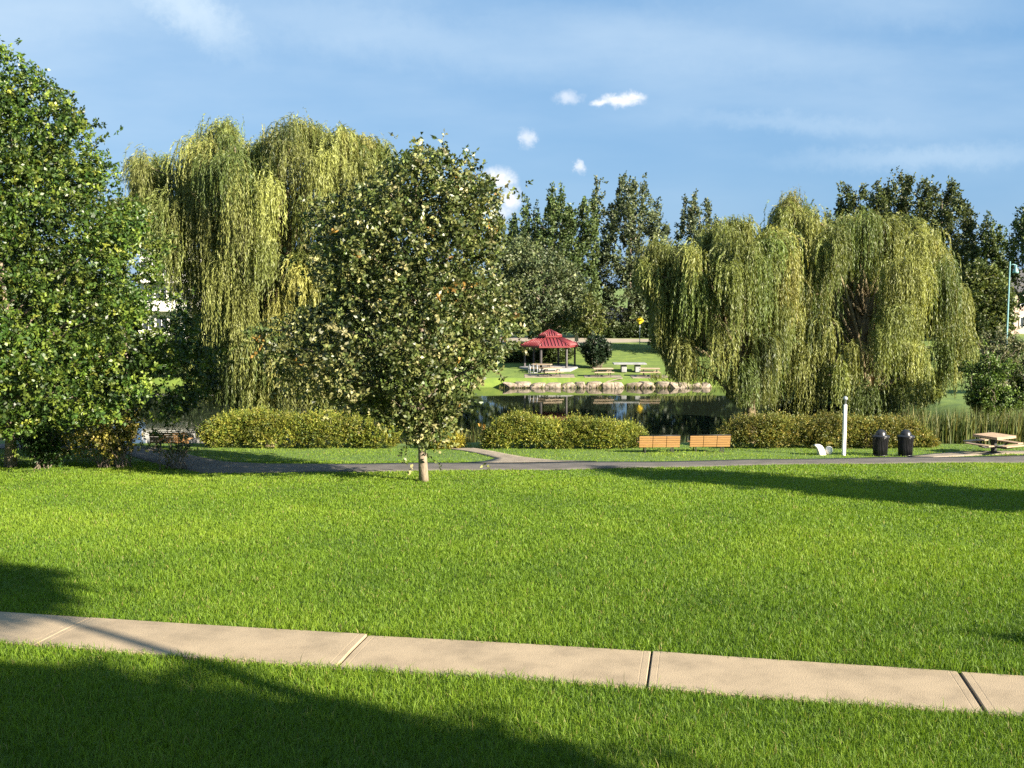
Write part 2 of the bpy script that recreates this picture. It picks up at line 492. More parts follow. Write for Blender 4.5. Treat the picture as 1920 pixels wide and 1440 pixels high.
# concrete sidewalk: slabs with open joints
fe = [(-560, 1130), (170, 1166), (690, 1195), (1222, 1226), (1797, 1262), (2440, 1306)]
FEp = [hit(*p) for p in fe]
NEp = []
for i, p in enumerate(FEp):
    d = (FEp[min(i + 1, 5)] - FEp[max(i - 1, 0)]); d.z = 0; d.normalize()
    n = Vector((d.y, -d.x, 0))
    if n.y > 0: n = -n
    # joints run toward the (1313, 532) vanishing direction
    j = Vector((353 / F, 1, 0)).normalized()
    NEp.append(p - j * 1.52)
mbs = MB(); mbj = MB()
gaps = [.005, .006, .013, .014, .024, .01]
SWPOLY = [(p.x, p.y) for p in FEp] + [(p.x, p.y) for p in reversed(NEp)]
for i in range(5):
    f0, f1, n0, n1 = FEp[i], FEp[i + 1], NEp[i], NEp[i + 1]
    L = (f1 - f0).length; t0 = gaps[i] / L; t1 = 1 - gaps[i + 1] / L
    lines = [0, .012, .09, .097, .104]; cut = [t0, t0 + .012 / L, t0 + .10 / L, t0 + .106 / L, t0 + .12 / L] + [t0 + (t1 - t0) * q for q in np.linspace(.06, .94, 12)] + [t1 - .12 / L, t1 - .108 / L, t1 - .10 / L, t1 - .012 / L, t1]
    zz = [-.012, 0, 0, -.003, 0] + [0] * 12 + [0, -.003, 0, 0, -.012]
    cr = [0, .015, .5, .985, 1]; cz = [-.012, 0, .004, 0, -.012]
    vs = []
    for t, dz in zip(cut, zz):
        a = f0.lerp(f1, t); b = n0.lerp(n1, t)
        ww = [a.lerp(b, c) for c in cr]
        base = max(gz(p.x, p.y) for p in (f0, f1, n0, n1))
        for p, c in zip(ww, cz): vs.append((p.x, p.y, .5 * gz(p.x, p.y) + .5 * base + .03 + min(dz, 0) + c + (.004 if i % 2 else 0)))
    w = 5; n = len(cut); fs = []
    for r in range(n - 1):
        for k in range(w - 1): fs.append((r * w + k, r * w + k + 1, (r + 1) * w + k + 1, (r + 1) * w + k))
    # skirts
    m0 = len(vs); ring = [r * w for r in range(n)] + [(n - 1) * w + k for k in range(1, w)] + [r * w + w - 1 for r in range(n - 2, -1, -1)] + [k for k in range(w - 2, 0, -1)]
    for q in ring: x, y, z = vs[q]; vs.append((x, y, z - .16))
    for q in range(len(ring)):
        q2 = (q + 1) % len(ring); fs.append((ring[q], ring[q2], m0 + q2, m0 + q))
    mbs.add(vs, fs)
o = mbs.build('sidewalk', M['concrete']); tag(o, kind='structure')
strip3('sidewalk_bed', [f.lerp(n_, .02) for f, n_ in zip(rs_(FEp), rs_(NEp))], [f.lerp(n_, .98) for f, n_ in zip(rs_(FEp), rs_(NEp))], M['joint'], .008)

# distant road along the far bank
ra = [(-700, 632), (300, 636), (900, 641), (1205, 645.5), (1500, 654), (1920, 668), (2500, 684)]
Yr = [150, 140, 129, 126, 118, 106, 96]
A = []; B = []
P = [atY(a, b, y) for (a, b), y in zip(ra, Yr)]
def rs(P, sub=8):
    out = []
    for i in range(len(P) - 1):
        for k in range(sub): out.append(P[i].lerp(P[i + 1], k / sub))
    return out + [P[-1]]
P = rs(P)
A = P; B = [p + Vector((3, 9.5, 0)) for p in P]
mb = MB(); vs = []; fs = []
for a, b in zip(A, B):
    za = a.z
    vs += [(a.x, a.y, za - 1.5), (a.x, a.y, za), (b.x, b.y, za + .12), (b.x, b.y, za - 1.5)]
for i in range(len(A) - 1):
    for k in range(3): fs.append((i * 4 + k, i * 4 + k + 1, i * 4 + 5 + k, i * 4 + 4 + k))
mb.add(vs, fs, False); tag(mb.build('road', M['road']), kind='structure')
mb = MB(); vs = []; fs = []
for a in A:
    for dy, dz in ((-.30, -.6), (-.30, -.02), (-.02, -.02), (-.02, -.6)): vs.append((a.x, a.y + dy, a.z + dz))
for i in range(len(A) - 1):
    for k in range(4): fs.append((i * 4 + k, i * 4 + (k + 1) % 4, i * 4 + 4 + (k + 1) % 4, i * 4 + 4 + k))
mb.add(vs, fs); tag(mb.build('edge_strip', M['edge_strip']), kind='structure')  # dark strip laid along the road's near edge

# ------------------------------------------------------------------ grass blades (uncountable)
def lowfreq(x, y):
    return (np.sin(x * .9 + 1.3 * np.sin(y * .43)) * np.sin(y * .71 + 1.1 * np.sin(x * .37 + 1)) * .6
            + np.sin(x * 2.3 + y * 1.1 + 2 * np.sin(y * .9)) * np.sin(y * 2.0 - x * .6) * .4)

def blades(y0, y1, dens, hgt, wid, curved, lean=.55):
    xm = .475 * y1 + 4
    n = int((y1 - y0) * 2 * xm * dens)
    y = rng.uniform(y0, y1, n); x = rng.uniform(-xm, xm, n)
    m = np.abs(x) < .475 * y + 3.5
    x, y = x[m], y[m]
    ok = np.ones(len(x), bool)
    ok &= ~poly_in(x + rng.normal(0, .035, len(x)), y + rng.normal(0, .05, len(x)), SWPOLY)
    for pl, md in ( (PATHPOLY, 1), (GRAVPOLY, 1), (PADPOLY, 1)):
        ok &= ~poly_in(x, y, pl)
    x, y = x[ok], y[ok]
    n = len(x)
    # thin out in worn patches
    lf = lowfreq(x, y)
    z = g(x, y)
    H = hgt * rng.uniform(.55, 1.3, n) * (1 + .25 * lf)
    H *= np.where(rng.uniform(size=n) < .03, 1.5, 1.0)
    W = wid * rng.uniform(.6, 1.3, n)
    a = rng.uniform(0, 2 * np.pi, n); s = np.stack([np.cos(a), np.sin(a), np.zeros(n)], 1)
    b = rng.uniform(0, 2 * np.pi, n); lr = (np.abs(rng.normal(0, lean, n)) + .1) * H
    ld = np.stack([np.cos(b) * lr, np.sin(b) * lr, np.zeros(n)], 1)
    P = np.stack([x, y, z - .01], 1); U = np.array((0, 0, 1.))
    base = np.array((.134, .224, .015)); yel = np.array((.215, .298, .026)); drk = np.array((.066, .128, .010)); straw = np.array((.30, .25, .09))
    big = np.sin(x * .33 + 1.7 * np.sin(y * .21)) * np.sin(y * .29 + x * .08 + .5) * .5 + .5 * np.sin(x * .13 + y * .55 + np.sin(x * .4))
    t = np.clip(np.interp(y, [12, 17, 26, 40], [.34, .36, .50, .60]) + .22 * lf + .16 * big + rng.normal(0, 1, n) * np.interp(y, [12, 20, 40], [.26, .16, .10]), 0, 1)[:, None]
    C = np.where(t > .5, base + (yel - base) * (t - .5) * 2, drk + (base - drk) * t * 2)
    C[rng.uniform(size=n) < .02] = straw
    C = C * (1 + rng.normal(0, .14, (n, 1)))
    tip = P + U * (H[:, None]) + ld
    tip[:, 2] -= .25 * lr
    if curved:
        mid = P + U * (H[:, None] * .6) + ld * .32
        Wc = W[:, None]
        v = np.stack([P - s * Wc * .5, P + s * Wc * .5, mid + s * Wc * .42, mid - s * Wc * .42, tip], 1)
        i0 = np.arange(n)[:, None] * 5
        return v.reshape(-1, 3), i0 + np.array([[0, 1, 2, 3]]), i0 + np.array([[3, 2, 4]]), np.concatenate([C, C])
    v = np.stack([P - s * W[:, None] * .5, P + s * W[:, None] * .5, tip], 1)
    i0 = np.arange(n)[:, None] * 3
    return v.reshape(-1, 3), None, i0 + np.array([[0, 1, 2]]), C

def grass_obj(name, parts):
    V = []; Q = []; T = []; CQ = []; CT = []; off = 0
    for v, q, t, c in parts:
        if q is not None:
            Q.append(q + off); CQ.append(c[:len(q)]); CT.append(c[len(q):])
        else: CT.append(c)
        T.append(t + off); V.append(v); off += len(v)
    Qa = np.concatenate(Q) if Q else None
    Cc = np.concatenate(CQ + CT)
    o = link(name, mesh_np(name, np.concatenate(V), Qa, np.concatenate(T), Cc), M['grass'])
    return tag(o, kind='stuff')

bands = [10.5, 12, 13.5, 15, 17, 19, 21.5, 24, 27, 30, 34, 38, 43.5]
parts = []
for a_, b_ in zip(bands[:-1], bands[1:]):
    m_ = (a_ + b_) / 2
    parts.append(blades(a_, b_, 2700 * (12 / m_) ** 1.6, .140 - .0024 * (m_ - 11), .0078 * (m_ / 12) ** .95, True))
parts.append(blades(43.5, 51, 140, .07, .034, False))
o = grass_obj('grass', parts)
tag(o, 'short bright green lawn grass between sidewalk and hedges', 'grass')

# ------------------------------------------------------------------ trees
GREEN = [(.030, .068, .012), (.048, .095, .016), (.075, .125, .020), (.13, .15, .025)]
# left oak
poly = [(-380, 640), (-340, 420), (-220, 260), (-90, 140), (-20, 105), (22, 98), (55, 130), (88, 150), (135, 202), (180, 235), (158, 275), (202, 305), (188, 350), (236, 392), (290, 440),
        (272, 505), (325, 575), (345, 620), (385, 680), (360, 715), (395, 752), (330, 780), (210, 772), (120, 788), (60, 800), (0, 798), (-120, 812), (-280, 800), (-360, 740)]
b = hit(22, 876)
LO = broad_tree('oak_tree', 'tall dark green oak with glossy leaves cut by left edge of photo', 'tree', b, b.y, poly, 880, .95, 27, 11, .36, .16, .095,
           [(.028, .060, .009), (.055, .098, .012), (.11, .15, .019), (.17, .19, .028)], [3.5, 4, 3, .4], M['glossleaf'], M['palebark'], tr=.21, up=.12, nlimb=40, keep=.12, spread=.8, clump_var=.3, hole=-.25, lam=1.9, core=.78)

# centre oak
poly = [(474, 622), (490, 606), (535, 612), (570, 570), (612, 575), (600, 535), (578, 505), (574, 470), (584, 445), (566, 428), (580, 385), (618, 378), (640, 355), (688, 348), (705, 322), (728, 318), (742, 300), (765, 300), (790, 272), (812, 290), (838, 280), (858, 304), (890, 298), (900, 330), (930, 335), (948, 362), (932, 400), (948, 440), (924, 470), (930, 505), (915, 520),
        (955, 532), (978, 575), (962, 610), (972, 645), (940, 665), (935, 700), (900, 715), (895, 750), (862, 770), (850, 810), (825, 832), (775, 838), (755, 805), (705, 795), (690, 760), (640, 752), (610, 725), (560, 748), (540, 705), (500, 690), (512, 655)]
b = hit(795, 903)
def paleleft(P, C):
    # most sprigs toward the lower left get a paler leaf colour
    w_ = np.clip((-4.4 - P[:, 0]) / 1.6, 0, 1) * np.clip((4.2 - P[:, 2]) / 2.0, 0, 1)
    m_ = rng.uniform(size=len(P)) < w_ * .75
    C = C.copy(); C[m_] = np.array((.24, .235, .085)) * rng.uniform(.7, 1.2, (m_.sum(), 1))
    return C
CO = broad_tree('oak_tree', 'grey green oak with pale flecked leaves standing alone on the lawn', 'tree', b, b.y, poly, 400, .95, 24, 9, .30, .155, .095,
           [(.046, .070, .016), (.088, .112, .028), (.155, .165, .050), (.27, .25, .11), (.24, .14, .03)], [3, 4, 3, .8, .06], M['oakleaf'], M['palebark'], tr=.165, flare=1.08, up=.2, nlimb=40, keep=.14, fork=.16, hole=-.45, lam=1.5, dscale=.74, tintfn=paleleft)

# willows
WCOLS = [(.165, .195, .048), (.225, .245, .066), (.11, .15, .036), (.265, .262, .07)]
def col_bottom(pz, X):
    lo = min(p[1] for p in pz); hi = max(p[1] for p in pz); zs = np.linspace(lo, hi, 120); out = []
    for x in X:
        m = poly_in(np.full(120, x), zs, pz); out.append(zs[m].min() if m.any() else hi)
    return np.array(out)
def willow(label, base, Y0, poly, numb, nst, cols=WCOLS, wts=(4, 4, 2.5, 1), tr=.4, lmin=1.6, lmax=5.2, seed=0, dscale=.75, zmin=None):
    base = Vector(base)
    root = empty('willow_tree', base, 0, label, 'tree', 'weeping willows by the pond')
    pz = pxz(poly, Y0)
    U = volume_pts(pz, Y0, numb, dscale, .4)
    P = np.array(pz)
    # umbrellas sit a little below the outline so that their humps reach it
    # add a row of umbrellas all along the upper outline
    zmid = P[:, 1].mean()
    edge = []
    for i in range(len(P)):
        a = P[i]; c = P[(i + 1) % len(P)]
        if min(a[1], c[1]) > zmid - 2:
            for t in (0, .35, .7):
                q = a + (c - a) * t
                q = q + (P.mean(0) - q) * .03
                edge.append((q[0], Y0 + rng.uniform(-1.2, 1.2), q[1] - .35))
    U = np.concatenate([U, np.array(edge)])
    cx = P[:, 0].mean(); nU = len(U)
    mb = MB(); H = (U[:, 2].max() - base.z) * .62
    pts = [base + Vector((.25 * math.sin(i * .8), .1 * math.sin(i), -.1 + H * i / 8)) for i in range(9)]
    mb.tube(pts, [tr * (1.35 if i == 0 else 1 - .075 * i) for i in range(9)], 12)
    for i in rng.choice(nU, min(60, nU), replace=False):
        c = Vector(U[i]); k = random.randint(3, 8)
        if c.z < pts[k].z: k = 3
        limb(mb, pts[k], c, tr * .3, .02, .12, 6, 7)
    o = mb.build('trunk', M['willowbark'], root); o.data.transform(Matrix.Translation(-base))
    S = nU * nst
    uidx = np.repeat(np.arange(nU), nst)
    c = U[uidx] + rng.normal(0, .26, (S, 3))
    spread = np.repeat(rng.uniform(.3, .95, nU), nst)
    outd = unit(np.stack([U[:, 0] - cx, U[:, 1] - Y0, np.zeros(nU)], 1) + 1e-6)
    az = rng.uniform(0, 2 * np.pi, S)
    h = np.stack([np.cos(az), np.sin(az), np.zeros(S)], 1) + outd[uidx] * .7
    h = unit(h)
    Ls = np.repeat(rng.uniform(lmin, lmax, nU), nst) * rng.uniform(.45, 1.15, S)
    zg = base.z + .4 if zmin is None else zmin
    zfloor = zg + rng.uniform(0, 1.3, S)
    Ls = np.clip(np.minimum(Ls, c[:, 2] - zfloor + .6), .5, None)
    n = 44; ds = Ls / n
    s = (np.arange(n)[None, :] + .5) * ds[:, None]
    th0 = rng.uniform(R(5), R(65), S)[:, None]; kk = (rng.uniform(.22, .62, S) * spread)[:, None]
    th = th0 - (th0 + R(88)) * (1 - np.exp(-s / kk))
    r = np.cumsum(np.cos(th) * ds[:, None], 1); z = np.cumsum(np.sin(th) * ds[:, None], 1)
    sway = .05 * np.sin(s * 2.2 + rng.uniform(0, 6, S)[:, None])
    side = np.stack([-h[:, 1], h[:, 0], np.zeros(S)], 1)
    Pt = c[:, None, :] + h[:, None, :] * r[:, :, None] + side[:, None, :] * sway[:, :, None]
    Pt[:, :, 2] += z
    Tn = h[:, None, :] * np.cos(th)[:, :, None]; Tn[:, :, 2] += np.sin(th)
    Pt = Pt.reshape(-1, 3); Tn = Tn.reshape(-1, 3)
    # strands stop at the lower edge of the crown
    XS_ = np.linspace(P[:, 0].min() + .05, P[:, 0].max() - .05, 60); zb_ = col_bottom(pz, XS_)
    zlim = np.interp(Pt[:, 0], XS_, zb_) - np.repeat(rng.uniform(0, .7, S), n)
    lowcut = Pt[:, 2] > zlim
    ut = palette(nU, cols, wts, .2)[uidx] * (1 + rng.normal(0, .12, (S, 1)))
    C = np.repeat(ut, n, 0) * (1 + rng.normal(0, .10, (S * n, 1)))
    keep = (rng.uniform(size=len(Pt)) < .93) & lowcut
    Pt, Tn, C = Pt[keep], Tn[keep], C[keep]
    N = len(Pt)
    D = unit(Tn * .75 + rdir(N) * .38 + np.array((0, 0, -.18)))
    lv = Leaves(); lv.add(Pt, D, .22 * rng.uniform(.7, 1.3, N), .033 * rng.uniform(.7, 1.4, N), C)
    lv.build('crown', M['willow'], root, base)
    return root

poly = [(252, 300), (290, 288), (345, 305), (365, 330), (388, 232), (422, 215), (450, 250), (468, 300), (482, 260), (500, 262), (520, 240), (560, 222), (600, 232), (622, 255), (645, 230), (670, 262), (690, 240), (725, 270), (735, 400), (720, 560), (700, 690), (640, 740), (480, 745), (400, 740),
        (362, 690), (352, 600), (350, 520), (300, 480), (272, 400), (262, 350)]
Yw = 60.0; bx = atY(500, 800, Yw); b = (bx.x, Yw, gz(bx.x, Yw))
willow('broad yellow green weeping willow left of the grey green oak', b, Yw, poly, 235, 52, zmin=-2.6)
poly = [(1212, 465), (1236, 442), (1262, 462), (1292, 450), (1318, 480), (1342, 425), (1372, 402), (1400, 412), (1425, 455), (1442, 425), (1472, 440), (1480, 600), (1465, 740), (1385, 745), (1348, 700), (1310, 698), (1262, 696), (1240, 640), (1222, 630), (1222, 570), (1212, 520)]
Yw = 60.0; bx = atY(1400, 790, Yw); b = (bx.x, Yw, gz(bx.x, Yw))
willow('weeping willow trailing over the water beside the yellow road sign', b, Yw, poly, 82, 54, zmin=-3.4, lmax=4.6)
poly = [(1440, 450), (1464, 385), (1490, 360), (1515, 392), (1535, 430), (1565, 405), (1600, 402), (1628, 396), (1650, 425), (1672, 405), (1712, 400), (1745, 430), (1758, 470), (1772, 478), (1795, 560), (1796, 660), (1780, 720), (1740, 745), (1600, 750), (1440, 750), (1405, 700), (1430, 560)]
Yw = 63.5; bx = atY(1620, 790, Yw); b = (bx.x, Yw, gz(bx.x, Yw))
willow('largest pale weeping willow behind the two black bins', b, Yw, poly, 115, 58, zmin=-2.4, lmax=4.8)

# background poplars
PC = [(.042, .070, .020), (.066, .100, .028), (.095, .125, .036)]
def poplar(label, Y0, poly, ncl=260, per=16, cols=PC, wts=(3, 4, 2), base_px=None, crad=.75, name='poplar_tree', cat='tree', group='tall trees across the pond', up=1.1, L=.34, W=.24, mat='poplar', tr=.3, keep=.04, nleaf=6, cv=.2, aniso=(.65, .65, 1.7), dens=1.9, dscale=.9, hole=-.7, lam=2.6):
    bx = base_px if base_px else sum(p[0] for p in poly) / len(poly)
    p = atY(bx, 640, Y0); b = (p.x, Y0, gz(p.x, Y0))
    return broad_tree(name, label, cat, b, Y0, poly, int(ncl * dens), crad, per, nleaf, .55, L, W, cols, wts, M[mat], M['bark'], tr=tr, top=.88, nlimb=30, up=up, group=group, keep=keep, spread=.6, fork=.12, clump_var=cv, aniso=aniso, dscale=dscale, hole=hole, lam=lam)
GREY = [(.062, .084, .036), (.092, .116, .050), (.125, .148, .062)]
def spires(sp, bottom):
    """sp: (x, top y, half width); pointed tops with notches between"""
    out = []
    for i, (x, t, h) in enumerate(sp):
        nt = t + 5.2 * h
        out += [(x - h, nt), (x - h * .75, t + 2.6 * h), (x - h * .25, t + .6 * h), (x, t - 4), (x + h * .25, t + .6 * h), (x + h * .75, t + 2.6 * h), (x + h, nt)]
    return out + bottom
poplar('dense dark poplar with small pointed tops behind the red gazebo', 138, spires([(964, 405, 10), (985, 354, 10), (1008, 380, 9), (1036, 345, 9), (1053, 350, 8), (1068, 385, 7), (1091, 362, 11), (1110, 368, 7)], [(1122, 470), (1122, 560), (1100, 622), (975, 622), (946, 520), (950, 450)]), 230, 18)
poplar('tallest airy grey green poplar across the pond', 142, spires([(1119, 325, 7), (1140, 338, 8), (1152, 345, 6), (1168, 318, 9), (1186, 335, 7), (1207, 332, 10), (1227, 360, 9), (1246, 405, 8)], [(1262, 470), (1245, 530), (1215, 628), (1125, 628), (1108, 540), (1112, 440)]), 150, 18, GREY)
poplar('small spired poplar showing between the grey poplar and the willow', 150, spires([(1272, 420, 6), (1286, 372, 7), (1303, 364, 9), (1327, 374, 9), (1345, 392, 7)], [(1352, 560), (1268, 560)]), 90, 16, GREY)
poplar('clustered poplar with many spires above the largest willow', 140, spires([(1581, 342, 9), (1606, 347, 9), (1622, 380, 6), (1634, 346, 7), (1652, 336, 9), (1671, 334, 9), (1690, 328, 9)], [(1702, 540), (1575, 540), (1572, 420)]), 170, 18, [(.050, .070, .020), (.072, .092, .026), (.095, .110, .032)])
poplar('wide ragged poplar right of the spires above the largest willow', 136, spires([(1704, 334, 8), (1727, 342, 9), (1747, 335, 9), (1766, 375, 8), (1784, 338, 12), (1812, 385, 9)], [(1826, 510), (1812, 600), (1700, 600)]), 150, 18, [(.050, .070, .022), (.072, .092, .028), (.095, .110, .036)])
poplar('slim dark poplar left of the teal lamp post', 138, spires([(1836, 425, 9), (1853, 398, 10), (1876, 424, 9)], [(1890, 530), (1880, 625), (1832, 625), (1826, 500)]), 80, 16)
poplar('dark poplar cut by the right edge of the photo', 128, spires([(1908, 420, 8), (1922, 374, 10), (1945, 360, 10), (1970, 335, 12), (2010, 370, 14)], [(2060, 460), (2060, 610), (1925, 622), (1900, 520)]), 130, 16)
poplar('low poplar tips peeking over the willow crowns', 150, spires([(1510, 415, 7), (1526, 390, 8), (1552, 392, 8)], [(1566, 560), (1505, 560)]), 50, 14, GREY)
# other trees
poplar('silvery maple with rounded crown just behind the gazebo', 119, [(915, 485), (950, 457), (985, 447), (1012, 470), (1050, 480), (1082, 512), (1105, 560), (1116, 600), (1088, 622), (985, 632), (918, 605)], 230, 16, [(.060, .085, .034), (.090, .115, .045), (.125, .145, .058)], (3, 4, 2), name='maple_tree', aniso=(1, 1, .8), dens=1.4, up=.5, L=.34, W=.2, crad=1.3, tr=.22)
poplar('small olive tree between the gazebo and the grey poplar', 113, [(1086, 575), (1105, 552), (1124, 570), (1130, 610), (1120, 636), (1092, 636)], 40, 14, [(.075, .095, .022), (.11, .12, .028)], (1, 1), name='olive_green_tree', aniso=(1, 1, .8), dens=1.4, up=.4, L=.26, W=.16, crad=.7, tr=.1)
poplar('round olive maple right of the largest willow', 98, [(1800, 520), (1830, 492), (1860, 500), (1885, 545), (1895, 600), (1880, 640), (1810, 650), (1795, 600)], 120, 16, [(.055, .080, .018), (.085, .110, .024), (.11, .125, .03)], (3, 4, 2), name='maple_tree', aniso=(1, 1, .8), dens=1.4, up=.4, L=.3, W=.18, tr=.2)
poplar('yellow green tree behind the left oak and willow', 84, [(190, 400), (235, 372), (275, 385), (300, 420), (300, 455), (240, 465), (190, 500), (150, 480)], 90, 16, [(.085, .105, .022), (.12, .13, .028)], (1, 1), name='young_tree', aniso=(1, 1, .8), dens=1.4, up=.5, L=.26, W=.15, tr=.2)

DK = [(.028, .050, .014), (.045, .072, .020), (.070, .095, .026)]
for lb, Y0, x0, x1, ty in (('dark bushy tree on the far bank behind the trailing willow left half', 116, 1215, 1350, 480), ('dark bushy tree on the far bank behind the trailing willow right half', 113, 1335, 1500, 455),
                       ('dark bushy tree on the far bank behind the largest willow', 115, 1500, 1700, 470), ('dark bushy tree on the far bank right of the white building', 112, 350, 520, 440),
                       ('dark bushy tree on the far bank behind the left willow', 114, 500, 700, 460), ('dark bushy tree on the far bank behind the lone lawn oak', 112, 690, 930, 500),
                       ('dark bushy tree on the far bank behind the left oak', 116, -60, 190, 450)):
    w_ = x1 - x0
    poplar(lb, Y0, [(x0, 560), (x0 + .12 * w_, ty + 50), (x0 + .35 * w_, ty), (x0 + .6 * w_, ty + 8), (x0 + .88 * w_, ty + 45), (x1, 560), (x0 + .95 * w_, 650), (x0 + .05 * w_, 650)], 170, 16, DK, (3, 4, 2), name='bushy_tree', aniso=(1, 1, .8), dens=1.2, up=.5, L=.42, W=.26, crad=1.6, tr=.25, dscale=.6)
# far treeline beyond the road, one crown mesh shared by copies
ftl = [(-260, 455), (-80, 470), (100, 480), (420, 470), (560, 480), (700, 468), (850, 490), (1330, 520), (1450, 505), (1570, 500), (1680, 505), (1980, 480), (2120, 470)]
fl_labels = ['far tree beyond the road, hidden behind the left oak', 'far tree beyond the road behind the left oak trunk', 'far tree beyond the road right of the pale building edge', 'far tree beyond the road behind the left willow',
             'far tree beyond the road in line with the middle of the left willow', 'far tree beyond the road behind the lone lawn oak', 'far tree beyond the road behind the lawn oak right side', 'far tree beyond the road behind the trailing willow',
             'far tree beyond the road in line with the post', 'far tree beyond the road behind the white post willow', 'far tree beyond the road behind the largest willow', 'far tree past the right frame edge beyond the road', 'farthest right tree beyond the road']
proto = None
for i, (px, ty) in enumerate(ftl):
    if i in (0, 1, 11, 12): continue
    Y0 = 176 + (i * 37) % 17
    p = atY(px, ty, Y0); zb = gz(p.x, Y0)
    if proto is None:
        pw, ph = 90, 0
        poly = [(px + a, ty + b2) for a, b2 in ((-95, 120), (-80, 50), (-40, 12), (0, 0), (45, 16), (85, 60), (95, 120), (70, 158), (-70, 158))]
        proto = poplar(fl_labels[i], Y0, poly, 150, 14, up=.5, L=.55, W=.36, crad=2.0, aniso=(1, 1, .8), dens=1.3, name='distant_tree', group='distant trees beyond the road', tr=.35)
        hz = p.z - zb
    else:
        o = copy_tree(proto); o.location = (p.x, Y0, zb); o.rotation_euler = (0, 0, rng.uniform(0, 6)); k = (p.z - zb) / hz
        o.scale = (k * rng.uniform(.85, 1.15), k, k); o['label'] = fl_labels[i]

# off-frame trees whose shadows lie on the grass
def round_poly(cx, Y0, z0, z1, r, n=18, pw=1.0):
    return [(cx + r * math.cos(a) * (1 - .18 * math.sin(a)), (z0 + z1) / 2 + (z1 - z0) / 2 * math.sin(a)) for a in np.linspace(0, 2 * math.pi, n, endpoint=False)]
_pxz = pxz
def side_tree(label, x, y, z0, z1, r, ncl, tr, name='shade_tree', dscale=1.0, per=20, tweak=None):
    global pxz
    pl = round_poly(x, y, z0, z1, r) if tweak is None else tweak
    pxz = lambda p, Y: p
    try:
        return broad_tree(name, label, 'tree', (x, y, gz(x, y)), y, pl, ncl, .9, per, 8, .35, .2, .13, GREEN, [3, 4, 2, .5], M['glossleaf'], M['palebark'], tr=tr, nlimb=18, fork=.2, keep=.1, dscale=dscale, top=.85)
    finally:
        pxz = _pxz
side_tree('slender lawn tree beyond the right edge casting the long shadow', 21.9, 27.2, 1.6, 8.4, 2.1, 190, .14)
side_tree('unseen tall tree with high crown casting the sidewalk shadow', 14.5, 1.3, 12.7, 15.8, 1.6, 170, .42)  # outside the frame; trunk and crown set for the shadow across the sidewalk
side_tree('unseen dense tree casting the lower left lawn shadow', 13.9, -1.45, 1.2, 11.5, 3.25, 760, .25)  # outside the frame; crown sized and packed for the near grass shadow

# ------------------------------------------------------------------ hedges and shrubs
HC = [(.16, .19, .026), (.24, .25, .036), (.085, .125, .022), (.29, .265, .05)]
def hedge(label, x0, x1, Yh, top, cols=HC, wts=(4, 3, 2.5, 1), depth=1.5, dens=1.0, bumps=1.0, cat='hedge', name='hedge', group='clipped hedges by the path'):
    """top: list of (px, py) of the upper outline"""
    a = atY(x0, 845, Yh); c = atY(x1, 845, Yh)
    root = empty(name, ((a.x + c.x) / 2, Yh, gz((a.x + c.x) / 2, Yh)), 0, label, cat, group)
    org = np.array(root.location)
    T = np.array([(p.x, p.z) for p in (atY(u, v, Yh) for u, v in top)])
    Lm = c.x - a.x
    n = int(Lm * 620 * dens)
    x = rng.uniform(a.x, c.x, n)
    T[:, 1] -= .16
    zt = np.interp(x, T[:, 0], T[:, 1]); zb = g(x, np.full(n, Yh))
    zt = zt + (.09 * np.sin(x * 2.1 + 1) + .08 * np.sin(x * 4.7)) * bumps
    e = np.minimum(x - a.x, c.x - x) / .7
    er = np.clip(e, 0, 1) ** .5
    v = rng.uniform(0, 1, n) ** .8
    ang = rng.uniform(0, 2 * np.pi, n); rad = rng.uniform(.45, 1, n)
    hd = depth / 2 * (.75 + .25 * np.sin(np.pi * np.clip(v, 0, 1))) * er
    face = rng.uniform(size=n)
    y = np.where(face < .55, -hd * rng.uniform(.8, 1.05, n), rng.uniform(-1, 1, n) * hd)
    y = y + .12 * np.sin(x * 2.4 + 1) + Yh
    z = zb + (zt - zb) * np.where(face < .55, v, np.where(face < .85, rng.uniform(.86, 1.0, n), v)) * (.55 + .45 * er)
    P = np.stack([x, y, z], 1)
    outn = np.stack([np.where(x < a.x + .5, -.6, np.where(x > c.x - .5, .6, 0)), np.where(face < .55, -.8, 0), np.full(n, .75)], 1)
    D = unit(outn + rdir(n) * .75)
    C = palette(n, cols, wts, .12) * (1 + .22 * np.sin(x * 1.7 + 2 * np.sin(z * 2)))[:, None]
    k_ = max(1.0, Yh / 55)
    lv = Leaves(); sprigs(lv, P, D, 11, .46 * k_, .105 * k_, .036 * k_ * (1.5 if k_ > 1 else 1), .55, None, None, C)
    # long whips along the top
    m = int(Lm * 22); xx = rng.uniform(a.x + .2, c.x - .2, m)
    P2 = np.stack([xx, Yh + rng.uniform(-.6, .6, m) * depth / 2, np.interp(xx, T[:, 0], T[:, 1]) - .1], 1)
    D2 = unit(rdir(m) * .45 + np.array((0, 0, 1.)))
    sprigs(lv, P2, D2, 12, .42, .10, .03, .4, cols, wts)
    lv.build('foliage', M['hedge'], root, org)
    return root
hedge('long yellow green hedge beneath the left willow', 388, 742, 50.5, [(388, 800), (420, 779), (480, 776), (560, 781), (650, 782), (742, 800)])
hedge('clipped hedge of rounded shrubs left of the two orange benches', 912, 1202, 50.0, [(912, 808), (940, 786), (990, 784), (1060, 794), (1120, 792), (1180, 796), (1202, 815)], dens=1.15)
hedge('tawny hedge behind the black bins and white post', 1352, 1742, 50.5, [(1352, 805), (1390, 783), (1450, 786), (1560, 785), (1660, 789), (1715, 797), (1742, 820)],
      cols=[(.13, .145, .028), (.20, .185, .038), (.085, .105, .022), (.27, .21, .048)])
